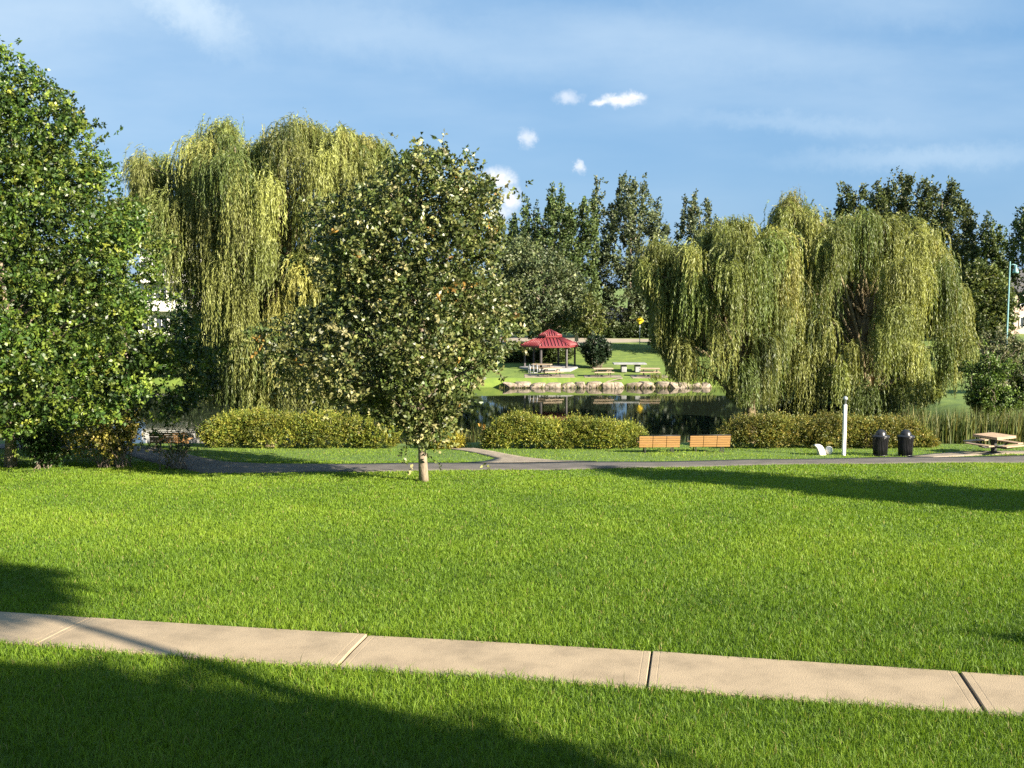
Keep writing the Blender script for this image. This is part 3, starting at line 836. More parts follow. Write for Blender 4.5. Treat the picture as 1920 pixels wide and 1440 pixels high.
hedge('small golden shrub beside the lawn oak trunk', 812, 862, 50.0, [(812, 828), (835, 812), (862, 828)], cols=[(.22, .21, .02), (.30, .26, .03)], wts=(1, 1), depth=.9, cat='shrub', name='golden_shrub', group='')

DH = [(.030, .048, .014), (.048, .072, .020)]
hedge('dark hedge across the road under the grey poplar', 1085, 1235, 141, [(1085, 622), (1150, 618), (1235, 622)], cols=DH, wts=(1, 1), depth=2.5, dens=.35, group='')
hedge('green hedge standing behind the gazebo posts', 925, 1062, 109, [(925, 664), (975, 656), (1010, 652), (1062, 656)], cols=[(.05, .075, .02), (.075, .10, .025)], wts=(1, 1), depth=1.6, dens=.6, group='')
hedge('dark hedge across the road behind the left trees', 240, 920, 146, [(240, 600), (500, 594), (920, 604)], cols=DH, wts=(1, 1), depth=3, dens=.3, group='')
hedge('dark hedge across the road behind the right willows', 1240, 1840, 142, [(1240, 612), (1500, 604), (1840, 610)], cols=DH, wts=(1, 1), depth=3, dens=.3, group='')
hedge('added leafy hedge screening the white building and its pond reflection', 150, 480, 99.5, [(150, 668), (300, 660), (480, 668)], cols=DH, wts=(1, 1), depth=2, dens=.6, group='')  # added to cover the building's lower facade and its reflection
def shrub(name, label, px0, px1, pyt, pyb, Yb, cols, wts, nst=18, nsp=500, leaf=(.10, .06), mat='hedge', top_bias=.5, bark='bark', nleaf=7):
    a = atY(px0, pyb, Yb); c = atY(px1, pyb, Yb); zt = atY(px0, pyt, Yb).z
    x0 = (a.x + c.x) / 2; zb = gz(x0, Yb)
    root = empty(name, (x0, Yb, zb), 0, label, 'shrub'); w = (c.x - a.x) / 2; H = zt - zb
    tips = []
    for i in range(nst):
        mb = MB()
        an = random.uniform(0, 6.28); rr = random.uniform(.15, 1) * w; b0 = Vector((random.uniform(-.35, .35) * w, random.uniform(-.3, .3), -.04))
        tip = Vector((b0.x * .5 + math.cos(an) * rr, math.sin(an) * min(rr, 1.2), H * random.uniform(.45, 1.0) * (1 - .3 * (rr / w) ** 2)))
        limb(mb, b0, tip, .028, .006, .12, 5, 6); tips.append((b0, tip))
        for k in range(3):
            t = random.uniform(.35, .9); q = b0.lerp(tip, t) + Vector((0, 0, math.sin(math.pi * t) * .12 * (tip - b0).length))
            t2 = q + Vector((random.uniform(-.5, .5), random.uniform(-.4, .4), random.uniform(.05, .5))); limb(mb, q, t2, .012, .004, .05, 4, 3); tips.append((q, t2))
        mb.build('stem', M[bark], root)
    k = rng.integers(0, len(tips), nsp); tt = rng.uniform(top_bias, 1.05, nsp)
    P = np.array([np.array(tips[i][0].lerp(tips[i][1], t)) for i, t in zip(k, tt)]) + rng.normal(0, .10, (nsp, 3))
    P[:, 2] = np.maximum(P[:, 2], .05)
    lv = Leaves(); sprigs(lv, P, unit(rdir(nsp) + np.array((0, 0, .25))), nleaf, .26, leaf[0], leaf[1], .75, cols, wts)
    lv.build('foliage', M[mat], root)
    return root
shrub('shrub', 'leafy shrub beside the left oak trunk, leaves darkened as oak shade', 30, 135, 812, 878, 41.3, GREEN, (6, 2, 0, 0), 16, 420, (.12, .075), 'glossleaf', .25)  # oak's shade put into the colour: darkest greens weighted up
shrub('shrub', 'twiggy shrub with yellow leaves under the left oak', 130, 300, 765, 880, 41.6, [(.16, .15, .03), (.32, .28, .05), (.08, .10, .02), (.40, .32, .10)], (3, 4, 2, 1), 30, 900, (.11, .07), 'oakleaf', .45)
shrub('shrub', 'sparse bare stemmed shrub near the left end of the path', 255, 395, 800, 882, 41.0, [(.05, .07, .02), (.09, .10, .025)], (1, 1), 16, 110, (.10, .06), 'oakleaf', .6)
shrub('shrub', 'shrub behind the left oak near the water, leaves darkened as shade', -60, 200, 760, 850, 50, GREEN, (5, 3, 1, .2), 30, 1200, (.13, .08), 'glossleaf', .2)  # greens weighted dark to carry the shade of the oak
shrub('shrub', 'dark undergrowth beneath the largest willow', 1420, 1770, 720, 800, 64, [(.025, .04, .012), (.04, .06, .016)], (1, 1), 60, 3600, (.2, .11), 'poplar', .2, nleaf=7)
shrub('shrub', 'round dark evergreen shrub beside the red gazebo', 1088, 1148, 627, 697, 103.5, [(.012, .026, .010), (.020, .038, .014)], (1, 1), 50, 2600, (.26, .12), 'poplar', .25, nleaf=8)
shrub('shrub', 'bright green bush among the reeds at the right', 1800, 1910, 640, 800, 57, [(.075, .13, .018), (.11, .165, .024), (.05, .09, .015)], (3, 3, 2), 40, 2200, (.15, .07), 'poplar', .25, nleaf=8)
shrub('shrub', 'pale leaved shrub below the teal lamp post', 1822, 1935, 600, 700, 76, [(.12, .13, .055), (.20, .20, .10), (.06, .08, .03)], (2, 2, 2), 34, 1700, (.18, .08), 'poplar', .35, nleaf=7)
shrub('shrub', 'leafy shrub at far right above the picnic table', 1880, 1990, 650, 790, 60, [(.045, .07, .016), (.07, .10, .02)], (1, 1), 36, 1500, (.15, .08), 'poplar', .25, nleaf=8)
shrub('shrub', 'low bush beyond the right edge beside the sidewalk', 2270, 2450, 1070, 1290, 14.6, GREEN, (4, 3, 1, .3), 20, 600, (.07, .045), 'hedge', .25)

def reeds(name, label, x0, x1, y0, y1, n, h, cols, mat='reed', w=.05):
    x = rng.uniform(x0, x1, n); y = rng.uniform(y0, y1, n); z = np.maximum(g(x, y), WATER - .3)
    P = np.stack([x, y, z - .03], 1); a = rng.uniform(0, 6.28, n)
    s = np.stack([np.cos(a), np.sin(a), np.zeros(n)], 1); b = rng.uniform(0, 6.28, n)
    H = h * rng.uniform(.55, 1.15, n); l = np.abs(rng.normal(0, .16, n)) * H
    ld = np.stack([np.cos(b) * l, np.sin(b) * l, np.zeros(n)], 1); U = np.array((0, 0, 1.))
    W = (w * rng.uniform(.6, 1.4, n))[:, None]
    mid = P + U * (H * .6)[:, None] + ld * .35; tip = P + U * H[:, None] + ld
    v = np.stack([P - s * W * .5, P + s * W * .5, mid + s * W * .4, mid - s * W * .4, tip], 1).reshape(-1, 3)
    i0 = np.arange(n)[:, None] * 5
    C = palette(n, cols, np.ones(len(cols)), .2)
    o = link(name, mesh_np(name, v, i0 + np.array([[0, 1, 2, 3]]), i0 + np.array([[3, 2, 4]]), np.concatenate([C, C])), M[mat])
    tag(o, label, 'reeds', None, 'stuff')
RC = [(.09, .12, .03), (.13, .15, .04), (.06, .085, .022), (.22, .20, .08)]
reeds('reeds', 'tall green reeds behind the picnic table at right', 19.2, 30, 51.6, 56, 9000, 1.8, RC, 'reed', .032)
reeds('reeds', 'dark reeds at the pond edge behind the orange benches', 3.5, 13, 57.6, 60.5, 1600, 1.2, [(.03, .05, .018), (.05, .07, .022)])
reeds('reeds', 'dry grass tufts at the pond edge between the hedges', -3.2, 3.0, 53, 56.5, 700, 1.0, [(.12, .11, .035), (.2, .16, .06), (.06, .08, .02)])
reeds('reeds', 'low grass tufts growing between the far shore boulders', -1.2, 17, 95.9, 96.6, 1000, .75, [(.10, .12, .03), (.16, .15, .04), (.07, .09, .02)], 'reed', .06)
reeds('reeds', 'tall grass on the far shore under the trailing willow', 12.5, 18.5, 96.0, 97.6, 500, .6, [(.12, .14, .03), (.16, .17, .03)])

# ------------------------------------------------------------------ street furniture
def bench_proto(label):
    root = empty('bench', (0, 0, 0), 0, label, 'bench', 'orange slatted benches facing the pond')
    L = 1.83
    mb = MB()
    th = R(14)                                  # back leans toward -Y at the top
    def bp(t, d=0): return (0, -.28 - math.sin(th) * t - d * math.cos(th), .26 + math.cos(th) * t)
    for i in range(5):
        for k in range(3):
            c = bp(.055 + i * .108); x = (k - 1) * (L / 3)
            mb.box((x, c[1], c[2]), (L / 3 - .02, .03, .088), rx=th, bev=.006)
    mb.build('backrest', M['slat'], root)
    mb = MB()
    for i in range(5):
        mb.box((0, -.2 + i * .105, .44), (L, .095, .035), bev=.006)
    mb.build('seat', M['slat'], root)
    mb = MB()
    for x in (-.9 + .02, -L / 6, L / 6, .9 - .02):
        p0 = bp(-.05, -.03); p1 = bp(.58, -.03)
        mb.tube([(x, p0[1], p0[2]), (x, p1[1], p1[2])], .018, 6)
    mb.tube([(-.915, bp(.575)[1], bp(.575)[2]), (.915, bp(.575)[1], bp(.575)[2])], .016, 6)
    mb.build('frame', M['darkmetal'], root)
    for x in (-.62, .62):
        for y in (-.24, .22):
            mb = MB(); mb.box((x, y, .21), (.05, .05, .42), bev=.005); mb.box((x, y, .01), (.12, .1, .02)); mb.build('leg', M['darkmetal'], root)
    for x in (-.93, .93):
        mb = MB(); mb.tube([(x, -.33, .62), (x, -.1, .66), (x, .2, .64), (x, .25, .42)], .02, 6); mb.build('armrest', M['darkmetal'], root)
    return root
benches = [(1234, 848, 'orange slatted bench touching the middle hedge'), (1328, 847, 'orange slatted bench touching the tawny right hedge'), (322, 840, 'orange slatted bench half hidden under the left oak')]
bp0 = None
for px, py, lb in benches:
    p = hit(px, py)
    if bp0 is None: o = bp0 = bench_proto(lb)
    else: o = copy_tree(bp0); o['label'] = lb
    o.location = (p.x, p.y, gz(p.x, p.y)); o.rotation_euler.z = R(2 if px > 1200 else -3)

def bin_proto(label):
    root = empty('litter_bin', (0, 0, 0), 0, label, 'litter bin', 'black litter bins before the tawny hedge')
    mb = MB(); mb.lathe([(.25, .03), (.262, .05), (.28, .3), (.29, .6), (.302, .78), (.30, .8)], 32)
    n = 30
    for k in range(n):
        a = 2 * math.pi * k / n; pts = []
        for r, z in ((.283, .06), (.296, .3), (.305, .6), (.325, .76), (.365, .84)):
            pts.append((r * math.cos(a), r * math.sin(a), z))
        mb.tube(pts, .013, 5)
    mb.build('body', M['blackmetal'], root)
    for z, r in ((.06, .296), (.845, .368)):
        mb = MB()
        pts = [(r * math.cos(2 * math.pi * k / 32), r * math.sin(2 * math.pi * k / 32), z) for k in range(33)]
        mb.tube(pts, .016, 6, cap=False)
        mb.build('rim', M['blackmetal'], root)
    mb = MB(); mb.lathe([(.20, 0), (.24, .01), (.24, .035), (.18, .04)], 24)
    mb.build('base', M['blackmetal'], root)
    mb = MB(); mb.lathe([(.36, .85), (.365, .865), (.34, .885), (.24, .90)] + [(.235 * math.cos(t), .90 + .235 * math.sin(t)) for t in np.linspace(.05, 1.5, 9)], 28)
    mb.build('lid', M['blackmetal'], root)
    return root
bb = None
for px, py, lb in ((1650, 855, 'black slatted litter bin with domed lid, nearer the white post'), (1697, 855, 'black slatted litter bin with domed lid, farther from the white post')):
    p = hit(px, py)
    if bb is None: o = bb = bin_proto(lb)
    else: o = copy_tree(bb); o['label'] = lb; o.rotation_euler.z = .4
    o.location = (p.x, p.y, gz(p.x, p.y)); o.scale = (1, 1, 1.02)

# white post
p = hit(1582, 854); s = p.y / F
root = empty('marker_post', (p.x, p.y, gz(p.x, p.y)), 0, 'slim white post standing on the grass in front of the tawny hedge', 'post')
mb = MB(); mb.box((0, 0, 97 * s / 2), (5.6 * s, 5.6 * s, 97 * s), rz=.25, bev=.012); mb.build('shaft', M['white'], root)
mb = MB(); mb.lathe([(.05, 97 * s), (.05, 106 * s), (.10, 106.5 * s), (.11, 108 * s), (.085, 111 * s), (.03, 113 * s)], 12); mb.build('cap', M['graysteel'], root)

# rocks
def rock(name, label, loc, dims, seed, mat, group=None, rz=0, cat='boulder', pw=.72, sub=3):
    r = np.random.default_rng(seed)
    import bmesh
    bm = bmesh.new(); bmesh.ops.create_icosphere(bm, subdivisions=sub, radius=1)
    dirs = unit(r.normal(size=(9, 3))); offs = r.uniform(.62, .95, 9)
    for v in bm.verts:
        q = np.array(v.co)
        q = np.sign(q) * np.abs(q) ** pw
        for d, k in zip(dirs, offs):
            t = q @ d
            if t > k: q = q - d * (t - k) * .85
        n = np.sin(q[0] * 5 + seed) * np.sin(q[1] * 6 + 1) * np.sin(q[2] * 5 + 2)
        q = q * (1 + .05 * n)
        v.co = (q[0] * dims[0] / 2, q[1] * dims[1] / 2, q[2] * dims[2] / 2)
    me = bpy.data.meshes.new(name); bm.to_mesh(me); bm.free()
    o = link(name, me, mat); o.location = loc; o.rotation_euler = (0, 0, rz)
    return tag(o, label, cat, group)
p = hit(1537, 853)
# leaning white slab
mb = MB()
prof = [(-.36, .44), (-.28, .50), (-.10, .49), (.05, .42), (.14, .28), (.28, -.05), (-.06, -.05), (-.12, .12), (-.20, .30), (-.26, .38)]
vs = [(x * .95, -.16 + .05 * z, z) for x, z in prof] + [(x * .9 + .06, .18 - .1 * z, z * .94) for x, z in prof]
n = len(prof); mb.add(vs, [tuple(range(n)), tuple(range(2 * n - 1, n - 1, -1))] + [(i, i + n, (i + 1) % n + n, (i + 1) % n) for i in range(n)])
o = mb.build('rock', M['whiterock']); o.location = (p.x, p.y, gz(p.x, p.y)); o.rotation_euler.z = .25
tag(o, 'leaning white rock slab on the grass left of the white post', 'rock')
md = o.modifiers.new('bevel', 'BEVEL'); md.width = .03; md.segments = 2
rock('rock', 'small rounded grey rock tucked behind the white slab', (p.x + .42, p.y + .12, gz(p.x, p.y) + .15), (.32, .36, .42), 5, M['whiterock'], cat='rock')

# boulder edge on the far shore
bx = [(955, 24), (982, 30), (1008, 26), (1034, 30), (1064, 30), (1086, 22), (1110, 30), (1138, 28), (1160, 18), (1187, 30), (1212, 26), (1241, 26), (1262, 22), (1284, 26), (1306, 20), (1324, 18)]
ords = ['leftmost', 'second', 'third', 'fourth', 'fifth', 'sixth', 'seventh', 'eighth', 'ninth', 'tenth', 'eleventh', 'twelfth', 'thirteenth', 'fourteenth', 'fifteenth', 'rightmost']
for i, (px, w) in enumerate(bx):
    Yb = 96.5; p = atY(px, 722, Yb); s = Yb / F
    w = w * 1.24
    hh = rng.uniform(.68, .9)
    rock('shore_boulder', ('%s pale boulder in the row edging the far shore' % ords[i]) if i in (0, 15) else ('%s pale boulder from the left in the row edging the far shore' % ords[i]),
         (p.x, Yb + rng.uniform(-.12, .12), WATER + .13), (w * s, 1.1, hh), 40 + i, M['boulder'], 'boulders edging the far shore', rng.uniform(-.1, .1), pw=.3)

# picnic tables
def picnic(label, top='tablewood'):
    root = empty('picnic_table', (0, 0, 0), 0, label, 'picnic table', 'picnic tables on the far shore')
    mb = MB()
    for i in range(5): mb.box((0, -.32 + i * .16, .75), (1.83, .152, .09), bev=.008)
    mb.build('tabletop', M[top], root)
    for y in (-.72, .72):
        mb = MB(); mb.box((0, y - .075, .45), (1.83, .142, .08), bev=.008); mb.box((0, y + .075, .45), (1.83, .142, .08), bev=.008); mb.build('bench_seat', M[top], root)
    mb = MB()
    for x in (-.6, .6):
        mb.box((x, 0, .40), (.06, 1.5, .09)); mb.box((x, 0, .69), (.06, .75, .07))
        for sgn in (-1, 1): mb.box((x + .05, sgn * .42, .36), (.05, .09, .82), rx=sgn * R(28))
    mb.build('frame', M['darkmetal'], root)
    return root
tb0 = None
for px, py, Yt, rz, lb in ((1130, 712, 98.6, .1, 'weathered picnic table on the far shore in front of the round dark shrub'), (1218, 713, 98.6, -.05, 'weathered picnic table beside the grey slab table on the far shore'),
                           (1034, 709, 98.9, .3, 'weathered picnic table in front of the gazebo, nearer the water'), (1016, 698, 101.3, -.25, 'weathered picnic table close under the front of the red gazebo')):
    p = atY(px, py, Yt)
    if tb0 is None: o = tb0 = picnic(lb)
    else: o = copy_tree(tb0); o['label'] = lb
    o.location = (p.x, Yt, gz(p.x, Yt)); o.rotation_euler.z = rz
# pale pads beneath
for px, Yt, w_ in ((1130, 98.6, 3.4), (1218, 98.6, 3.4), (1030, 99.2, 4.6)):
    p = atY(px, 710, Yt)
    strip3('table_pad', [Vector((p.x - w_ / 2 + w_ * k / 8, Yt - 1.5, 0)) for k in range(9)], [Vector((p.x - w_ / 2 + w_ * k / 8, Yt + 1.1, 0)) for k in range(9)], M['gravel'], .02)

# grey slab table
p = atY(1180, 700, 101.5); z0 = gz(p.x, 101.5)
root = empty('slab_table', (p.x, 101.5, z0), .0, 'wide grey concrete slab table in the shade on the far shore', 'table')
mb = MB(); mb.box((0, 0, .80), (3.1, 1.5, .12), bev=.02); mb.build('tabletop', M['stone'], root)
for x in (-.55, .75):
    mb = MB(); mb.box((x, 0, .37), (.5, .9, .74), bev=.04); mb.build('leg', M['stone'], root)

# grey hooped rack by the gazebo
p = atY(1000, 698, 100.2); root = empty('hoop_rack', (p.x - .3, 100.2, gz(p.x, 100.2)), .2, 'grey metal hooped rack left of the tables by the gazebo', 'rack')
for k in range(3):
    mb = MB(); mb.tube([(k * .35, 0, -.03), (k * .35, 0, .5), (k * .35, .1, .78), (k * .35, .35, .9), (k * .35, .6, .78), (k * .35, .7, .5), (k * .35, .7, -.03)], .035, 8); mb.build('hoop', M['graysteel'], root)
mb = MB(); mb.tube([(-.1, .35, .10), (.8, .35, .10)], .03, 6); mb.build('base_bar', M['graysteel'], root)

# near pedestal picnic table at the right
p = hit(1863, 850); z0 = gz(p.x, p.y)
root = empty('picnic_table', (p.x, p.y, z0), R(28), 'square pedestal picnic table before the reeds at right', 'picnic table')
mb = MB()
for i in range(7): mb.box((0, -.54 + i * .18, .80), (1.26, .172, .045), bev=.006)
mb.build('tabletop', M['brownwood'], root)
mb = MB()
for sx, sy, dx, dy in ((0, -.61, 1.24, .04), (0, .61, 1.24, .04), (.61, 0, .04, 1.18), (-.61, 0, .04, 1.18)): mb.box((sx, sy, .745), (dx, dy, .062))
mb.build('apron', M['brownwood'], root)
mb = MB(); mb.box((0, 0, .38), (.20, .20, .76), bev=.02); mb.box((0, 0, .03), (.42, .42, .06), bev=.01); mb.box((0, 0, .70), (.5, .5, .06))
for a in range(4):
    an = a * math.pi / 2; mb.tube([(0, 0, .30), (math.cos(an) * .55, math.sin(an) * .55, .30), (math.cos(an) * .95, math.sin(an) * .95, .40)], .045, 6)
mb.build('pedestal', M['darkmetal'], root)
for a in range(4):
    an = a * math.pi / 2; mb = MB()
    for r in (.86, 1.04): mb.box((math.cos(an) * r, math.sin(an) * r, .455), (.17, 1.25, .05), rz=an, bev=.006)
    mb.build('bench_seat', M['brownwood'], root)

# gazebo
Yg = 104.0; p = atY(1031, 694, Yg); z0 = gz(p.x, Yg); s = Yg / F
ze = atY(0, 646.5, Yg).z - z0; za = atY(0, 618.5, Yg).z - z0; z1 = atY(0, 629, Yg).z - z0; z2 = atY(0, 631, Yg).z - z0
root = empty('gazebo', (p.x, Yg, z0), R(8), 'six sided gazebo with two tier red metal roof across the pond', 'gazebo')
def hexroof(r0, zb, r1, zt, name, ribs):
    mb = MB(); A = [Vector((r0 * math.cos(k * math.pi / 3), r0 * math.sin(k * math.pi / 3), zb)) for k in range(6)]
    B = [Vector((r1 * math.cos(k * math.pi / 3), r1 * math.sin(k * math.pi / 3), zt)) for k in range(6)]
    dn = Vector((0, 0, -.14))
    for k in range(6):
        a, b, c, d = A[k], A[(k + 1) % 6], B[(k + 1) % 6], B[k]
        mb.add([a, b, c, d, a + dn, b + dn], [(0, 1, 2, 3), (4, 5, 1, 0)])
        mb.add([a + dn, b + dn, c + dn, d + dn], [(3, 2, 1, 0)])
        for q in range(1, ribs):
            t = q / ribs; e = a.lerp(b, t); f = d.lerp(c, t)
            # ribs run up the slope, cut by the hips
            up = (a.lerp(b, .5) - d.lerp(c, .5)); Lm = up.length; up.normalize()
            L = Lm * min(1, (1 - abs(2 * t - 1)) * r0 / max(r0 - r1, .01)); top = e - up * L
            nr = (b - a).cross(d - a).normalized() * .035
            mb.tube([e + nr, top + nr], .045, 5)
        mb.tube([a + Vector((0, 0, .02)), d + Vector((0, 0, .02))], .05, 6)
    return mb.build(name, M['redroof'], root)
hexroof(2.98, ze, .85, z2, 'lower_roof', 9)
hexroof(1.18, z1, .05, za, 'upper_roof', 5)
mb = MB(); mb.lathe([(.8, z2 - .2), (.8, z1 + .05)], 6, smooth=False); mb.build('lantern', M['post'], root)
for k in range(6):
    a = k * math.pi / 3; mb = MB(); mb.box((2.45 * math.cos(a), 2.45 * math.sin(a), ze / 2 + .1), (.17, .17, ze + .25), rz=a, bev=.015); mb.build('post', M['post'], root)
mb = MB(); mb.lathe([(3.0, -.3), (3.0, .10), (2.9, .12)], 6, smooth=False); mb.build('floor_slab', M['stone'], root)
mb = MB()
for k in range(6):
    a = k * math.pi / 3; b2 = (k + 1) * math.pi / 3; mb.tube([(2.45 * math.cos(a), 2.45 * math.sin(a), ze - .12), (2.45 * math.cos(b2), 2.45 * math.sin(b2), ze - .12)], .09, 4)
mb.build('beam', M['post'], root)

# road sign, small sign, lamp post
p = atY(1200, 601, 124); z0 = gz(p.x, 124)
root = empty('road_sign', (p.x, 124, z0), 0, 'yellow diamond road sign at the edge of the trailing willow', 'road sign')
mb = MB(); mb.box((0, 0, p.z - z0), (.66, .03, .66), ry=R(45), bev=.01); mb.build('panel', M['yellow'], root)
mb = MB(); mb.tube([(0, .05, -.1), (0, .05, p.z - z0 + .3)], .045, 8); mb.build('pole', M['white'], root)
p = atY(1081, 632, 121); z0 = gz(p.x, 121)
root = empty('notice_sign', (p.x, 121, z0), 0, 'small pale sign on a post right of the gazebo roof', 'sign')
mb = MB(); mb.box((0, 0, p.z - z0), (.42, .05, .95), bev=.015); mb.build('panel', M['pinksign'], root)
mb = MB(); mb.tube([(0, .07, -.1), (0, .07, p.z - z0 + .7)], .05, 8); mb.lathe([(.05, p.z - z0 + .62), (.18, p.z - z0 + .68), (.12, p.z - z0 + .86), (.02, p.z - z0 + .9)], 10, (0, .07, 0)); mb.build('pole', M['graysteel'], root)
Yl = 92; p = atY(1894, 490, Yl); z0 = gz(p.x, Yl); H = p.z - z0
root = empty('street_lamp', (p.x, Yl, z0), 0, 'slim teal street lamp near the right edge of the photo', 'street lamp')
mb = MB(); mb.tube([(0, 0, -.1), (0, 0, .5), (0, 0, .55), (0, 0, H)], [.12, .12, .07, .055], 10); mb.build('pole', M['teal'], root)
mb = MB(); mb.tube([(0, 0, H - .35), (.25, 0, H - .25), (.5, 0, H - .3)], .04, 6); mb.build('arm', M['teal'], root)
mb = MB(); mb.lathe([(.26, H - 1.0), (.24, H - .85), (.13, H - .62), (.06, H - .3)], 14, (.5, 0, 0)); mb.build('lamp_head', M['teal'], root)

# ------------------------------------------------------------------ buildings glimpsed between the trees
def house(name, label, pxl, pxr, pyt, Yh, wallm, floors, nwin, depth=10, roof=True, roofh=2.2, trim='white', cat='house', winw=1.2, winh=1.4, balcony=False):
    a = atY(pxl, pyt, Yh); c = atY(pxr, pyt, Yh); w = c.x - a.x; xm = (a.x + c.x) / 2; z0 = gz(xm, Yh); H = a.z - z0
    root = empty(name, (xm, Yh, z0), 0, label, cat)
    mb = MB(); mb.box((0, depth / 2, H / 2 - .25), (w, depth, H + .5)); mb.build('wall', M[wallm], root)
    fh = H / floors
    for f in range(floors):
        for k in range(nwin):
            x = -w / 2 + (k + .5) * w / nwin; z = f * fh + fh * .55
            mb = MB()
            for dx, dz, sx, sz in ((0, winh / 2, winw + .2, .1), (0, -winh / 2, winw + .2, .1), (-winw / 2, 0, .1, winh), (winw / 2, 0, .1, winh), (0, 0, .05, winh)): mb.box((x + dx, -.05, z + dz), (sx, .12, sz))
            fr = mb.build('window', M[trim], root)
            mb = MB(); mb.box((x, -.01, z), (winw - .05, .04, winh - .05)); mb.build('pane', M['glass'], fr)
        if balcony:
            mb = MB(); mb.box((0, -.7, f * fh + .1), (w, 1.38, .22)); mb.box((0, -1.35, f * fh + .65), (w, .06, .9)); mb.build('balcony', M[trim], root)
    if roof:
        mb = MB(); o_ = .5; x = w / 2 + o_; y0 = -o_; y1 = depth + o_; ym = depth / 2
        mb.add([(-x, y0, H), (x, y0, H), (x, y1, H), (-x, y1, H), (-x * .7, ym, H + roofh), (x * .7, ym, H + roofh)], [(0, 1, 5, 4), (1, 2, 5), (2, 3, 4, 5), (3, 0, 4), (3, 2, 1, 0)])
        mb.box((0, y0 - .03, H - .1), (2 * x, .06, .22))
        mb.build('roof', M['shingle'], root)
    else:
        mb = MB(); mb.box((0, depth / 2, H + .2), (w + .5, depth + .5, .4)); mb.build('roof', M[trim], root)
    return root
house('apartment_building', 'white balconied building glimpsed between the left oak and willow', 262, 362, 478, 138, 'whitewall', 3, 4, roof=False, cat='building', balcony=True, winw=1.5, winh=1.6)
house('house', 'white house with dark roof beyond the road under the grey poplar', 1128, 1222, 604, 160, 'whitewall', 1, 3, roofh=2.0)
house('house', 'pale brick house behind the teal street lamp', 1855, 1990, 545, 150, 'brick', 2, 5, roofh=3.0)

# ------------------------------------------------------------------ sky, sun, camera
w = bpy.data.worlds.new('World'); sc.world = w; w.use_nodes = True
nt = w.node_tree; N = nt.nodes; Lk = nt.links
bg = N['Background']; bg.inputs['Strength'].default_value = .047
sky = N.new('ShaderNodeTexSky'); sky.sky_type = 'NISHITA'; sky.sun_disc = False
sky.sun_elevation = SUN_EL; sky.sun_rotation = SUN_AZ; sky.altitude = 50; sky.air_density = 1.0; sky.dust_density = .4; sky.ozone_density = 2.0
tc = N.new('ShaderNodeTexCoord'); sx = N.new('ShaderNodeSeparateXYZ'); Lk.new(tc.outputs['Generated'], sx.inputs[0])
def mth(op, a, b=None, c=None, clamp=False):
    n = N.new('ShaderNodeMath'); n.operation = op; n.use_clamp = clamp
    for i, v in enumerate((a, b, c)):
        if v is None: continue
        if isinstance(v, (int, float)): n.inputs[i].default_value = v
        else: Lk.new(v, n.inputs[i])
    return n.outputs[0]
yy = mth('MAXIMUM', sx.outputs['Y'], .05)
u = mth('DIVIDE', sx.outputs['X'], yy); v = mth('DIVIDE', sx.outputs['Z'], yy)      # tangent-plane sky coordinates
def noise(su, sv, scale, detail=5, rough=.55, off=0):
    cb = N.new('ShaderNodeCombineXYZ'); Lk.new(mth('MULTIPLY', u, su), cb.inputs[0]); Lk.new(mth('MULTIPLY', v, sv), cb.inputs[1]); cb.inputs[2].default_value = off
    n = N.new('ShaderNodeTexNoise'); n.inputs['Scale'].default_value = scale; n.inputs['Detail'].default_value = detail; n.inputs['Roughness'].default_value = rough
    Lk.new(cb.outputs[0], n.inputs['Vector']); return n.outputs['Fac']
def ss(x, a, b):
    n = N.new('ShaderNodeMapRange'); n.interpolation_type = 'SMOOTHSTEP'; n.inputs['From Min'].default_value = a; n.inputs['From Max'].default_value = b
    Lk.new(x, n.inputs['Value']); return n.outputs['Result']
n1 = noise(1, 1, 55, 8, .68, 1.7); n2 = noise(1, 1, 55, 8, .68, 9.3)
du = mth('MULTIPLY', mth('SUBTRACT', n1, .5), .028); dv = mth('MULTIPLY', mth('SUBTRACT', n2, .5), .018)
uu = mth('ADD', u, du); vv = mth('ADD', v, dv)
puff = None
for px, py, rx, ry, st in ((1160, 198, 42, 13, .95), (1180, 190, 26, 11, .9), (1125, 201, 22, 9, .8), (1062, 191, 30, 14, .5), (988, 265, 15, 22, .55), (1082, 318, 11, 12, .65), (932, 338, 34, 22, 1.0), (955, 372, 20, 28, .9), (940, 400, 22, 22, .6)):
    a = mth('MULTIPLY', mth('SUBTRACT', uu, (px - CX) / F), F / rx); b = mth('MULTIPLY', mth('SUBTRACT', vv, (HZ - py) / F), F / ry)
    d = mth('SQRT', mth('ADD', mth('MULTIPLY', a, a), mth('MULTIPLY', b, b)))
    k = mth('MULTIPLY', ss(d, 1.25, .1), st)
    puff = k if puff is None else mth('MAXIMUM', puff, k)
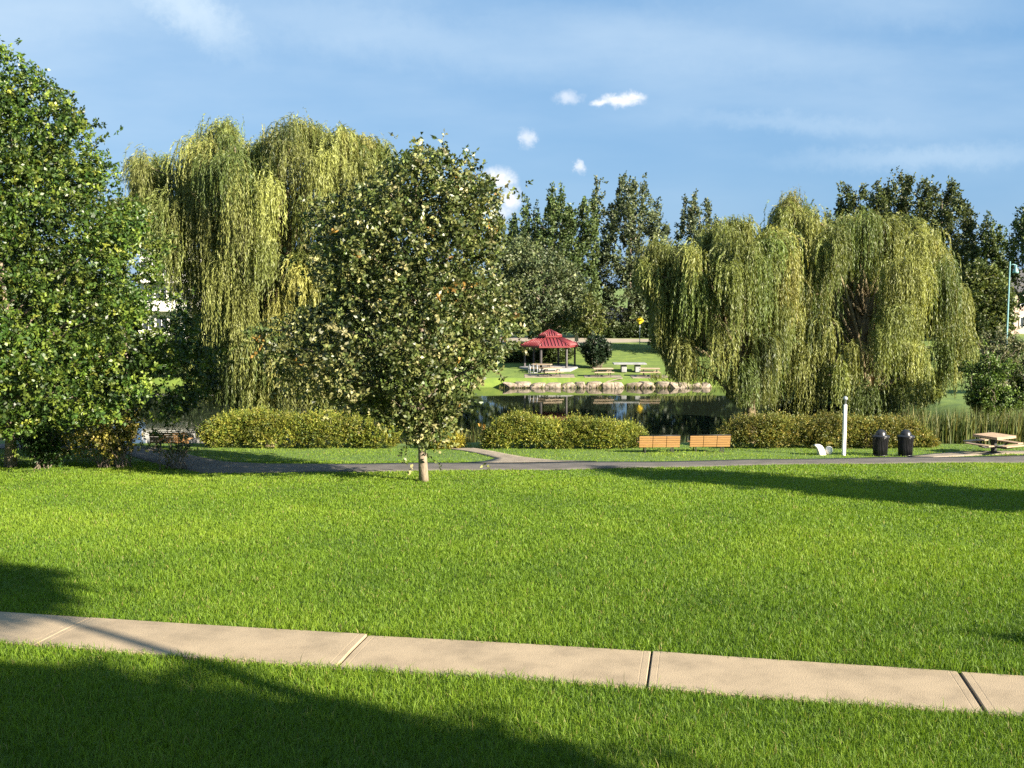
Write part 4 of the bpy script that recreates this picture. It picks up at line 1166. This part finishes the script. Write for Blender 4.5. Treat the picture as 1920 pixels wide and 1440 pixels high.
# high veil: streaks, thicker to the upper left
veil = ss(noise(1, 3.6, 2.6, 5, .52, 3.1), .36, .78)
hgt = ss(v, .02, .24); lft = ss(u, .45, -.5)
veil = mth('MULTIPLY', veil, mth('ADD', .35, mth('MULTIPLY', hgt, .65)))
veil = mth('ADD', mth('MULTIPLY', veil, .42), mth('MULTIPLY', mth('MULTIPLY', hgt, lft), .17), clamp=True)
for px, py, an, ln, wd, st in ((365, 30, 33, 150, 48, .75), (720, 75, 9, 430, 60, .30), (1330, 95, 6, 420, 60, .24), (1720, 300, -1, 280, 26, .34), (1480, 238, 3, 240, 20, .22), (120, 25, -4, 300, 70, .30), (1650, 30, 0, 380, 50, .22)):
    ca, sa_ = math.cos(R(an)), math.sin(R(an))
    p_ = mth('ADD', mth('SUBTRACT', u, (px - CX) / F), mth('MULTIPLY', du, 2.2)); q_ = mth('ADD', mth('SUBTRACT', v, (HZ - py) / F), mth('MULTIPLY', dv, 1.6))
    a = mth('MULTIPLY', mth('SUBTRACT', mth('MULTIPLY', p_, ca), mth('MULTIPLY', q_, sa_)), F / ln)
    b = mth('MULTIPLY', mth('ADD', mth('MULTIPLY', p_, sa_), mth('MULTIPLY', q_, ca)), F / wd)
    d = mth('SQRT', mth('ADD', mth('MULTIPLY', a, a), mth('MULTIPLY', b, b)))
    wisp = mth('MULTIPLY', ss(d, 1.35, 0.0), st)
    veil = mth('ADD', mth('MULTIPLY', mth('SUBTRACT', 1.0, veil), wisp), veil, clamp=True)
def mix(f, A, B):
    n = N.new('ShaderNodeMix'); n.data_type = 'RGBA'
    Lk.new(f, n.inputs[0]) if not isinstance(f, float) else setattr(n.inputs[0], 'default_value', f)
    for i, q in ((6, A), (7, B)):
        if isinstance(q, tuple): n.inputs[i].default_value = (*q, 1)
        else: Lk.new(q, n.inputs[i])
    return n.outputs[2]
SKYB = (1.1, 2.35, 4.1)
c0 = mix(.82, sky.outputs[0], SKYB)
c1 = mix(veil, c0, (4.0, 4.9, 5.7)); c2 = mix(puff, c1, (6.4, 6.4, 6.5))
Lk.new(c2, bg.inputs['Color'])

ld = bpy.data.lights.new('sun', 'SUN'); ld.energy = 5.0; ld.angle = R(.53); ld.color = (1, .90, .74)
lo = bpy.data.objects.new('sun', ld); col.objects.link(lo); lo.rotation_euler = SUN.to_track_quat('Z', 'Y').to_euler(); lo.location = (30, -30, 40)

cd = bpy.data.cameras.new('camera'); cam = bpy.data.objects.new('camera', cd); col.objects.link(cam)
cam.location = (0, 0, CAMZ); cam.rotation_euler = (R(90) - PIT, 0, 0)
cd.sensor_fit = 'HORIZONTAL'; cd.sensor_width = 36; cd.lens = 36 * F / 1920; cd.clip_start = .1; cd.clip_end = 4000
sc.camera = cam
sc.view_settings.view_transform = 'Standard'; sc.view_settings.look = 'None'; sc.view_settings.gamma = 1
sc.view_settings.exposure = 1.98
cy = sc.cycles
cy.max_bounces = 6; cy.diffuse_bounces = 3; cy.glossy_bounces = 3; cy.transmission_bounces = 3; cy.transparent_max_bounces = 4
cy.caustics_reflective = False; cy.caustics_refractive = False
cy.use_denoising = False
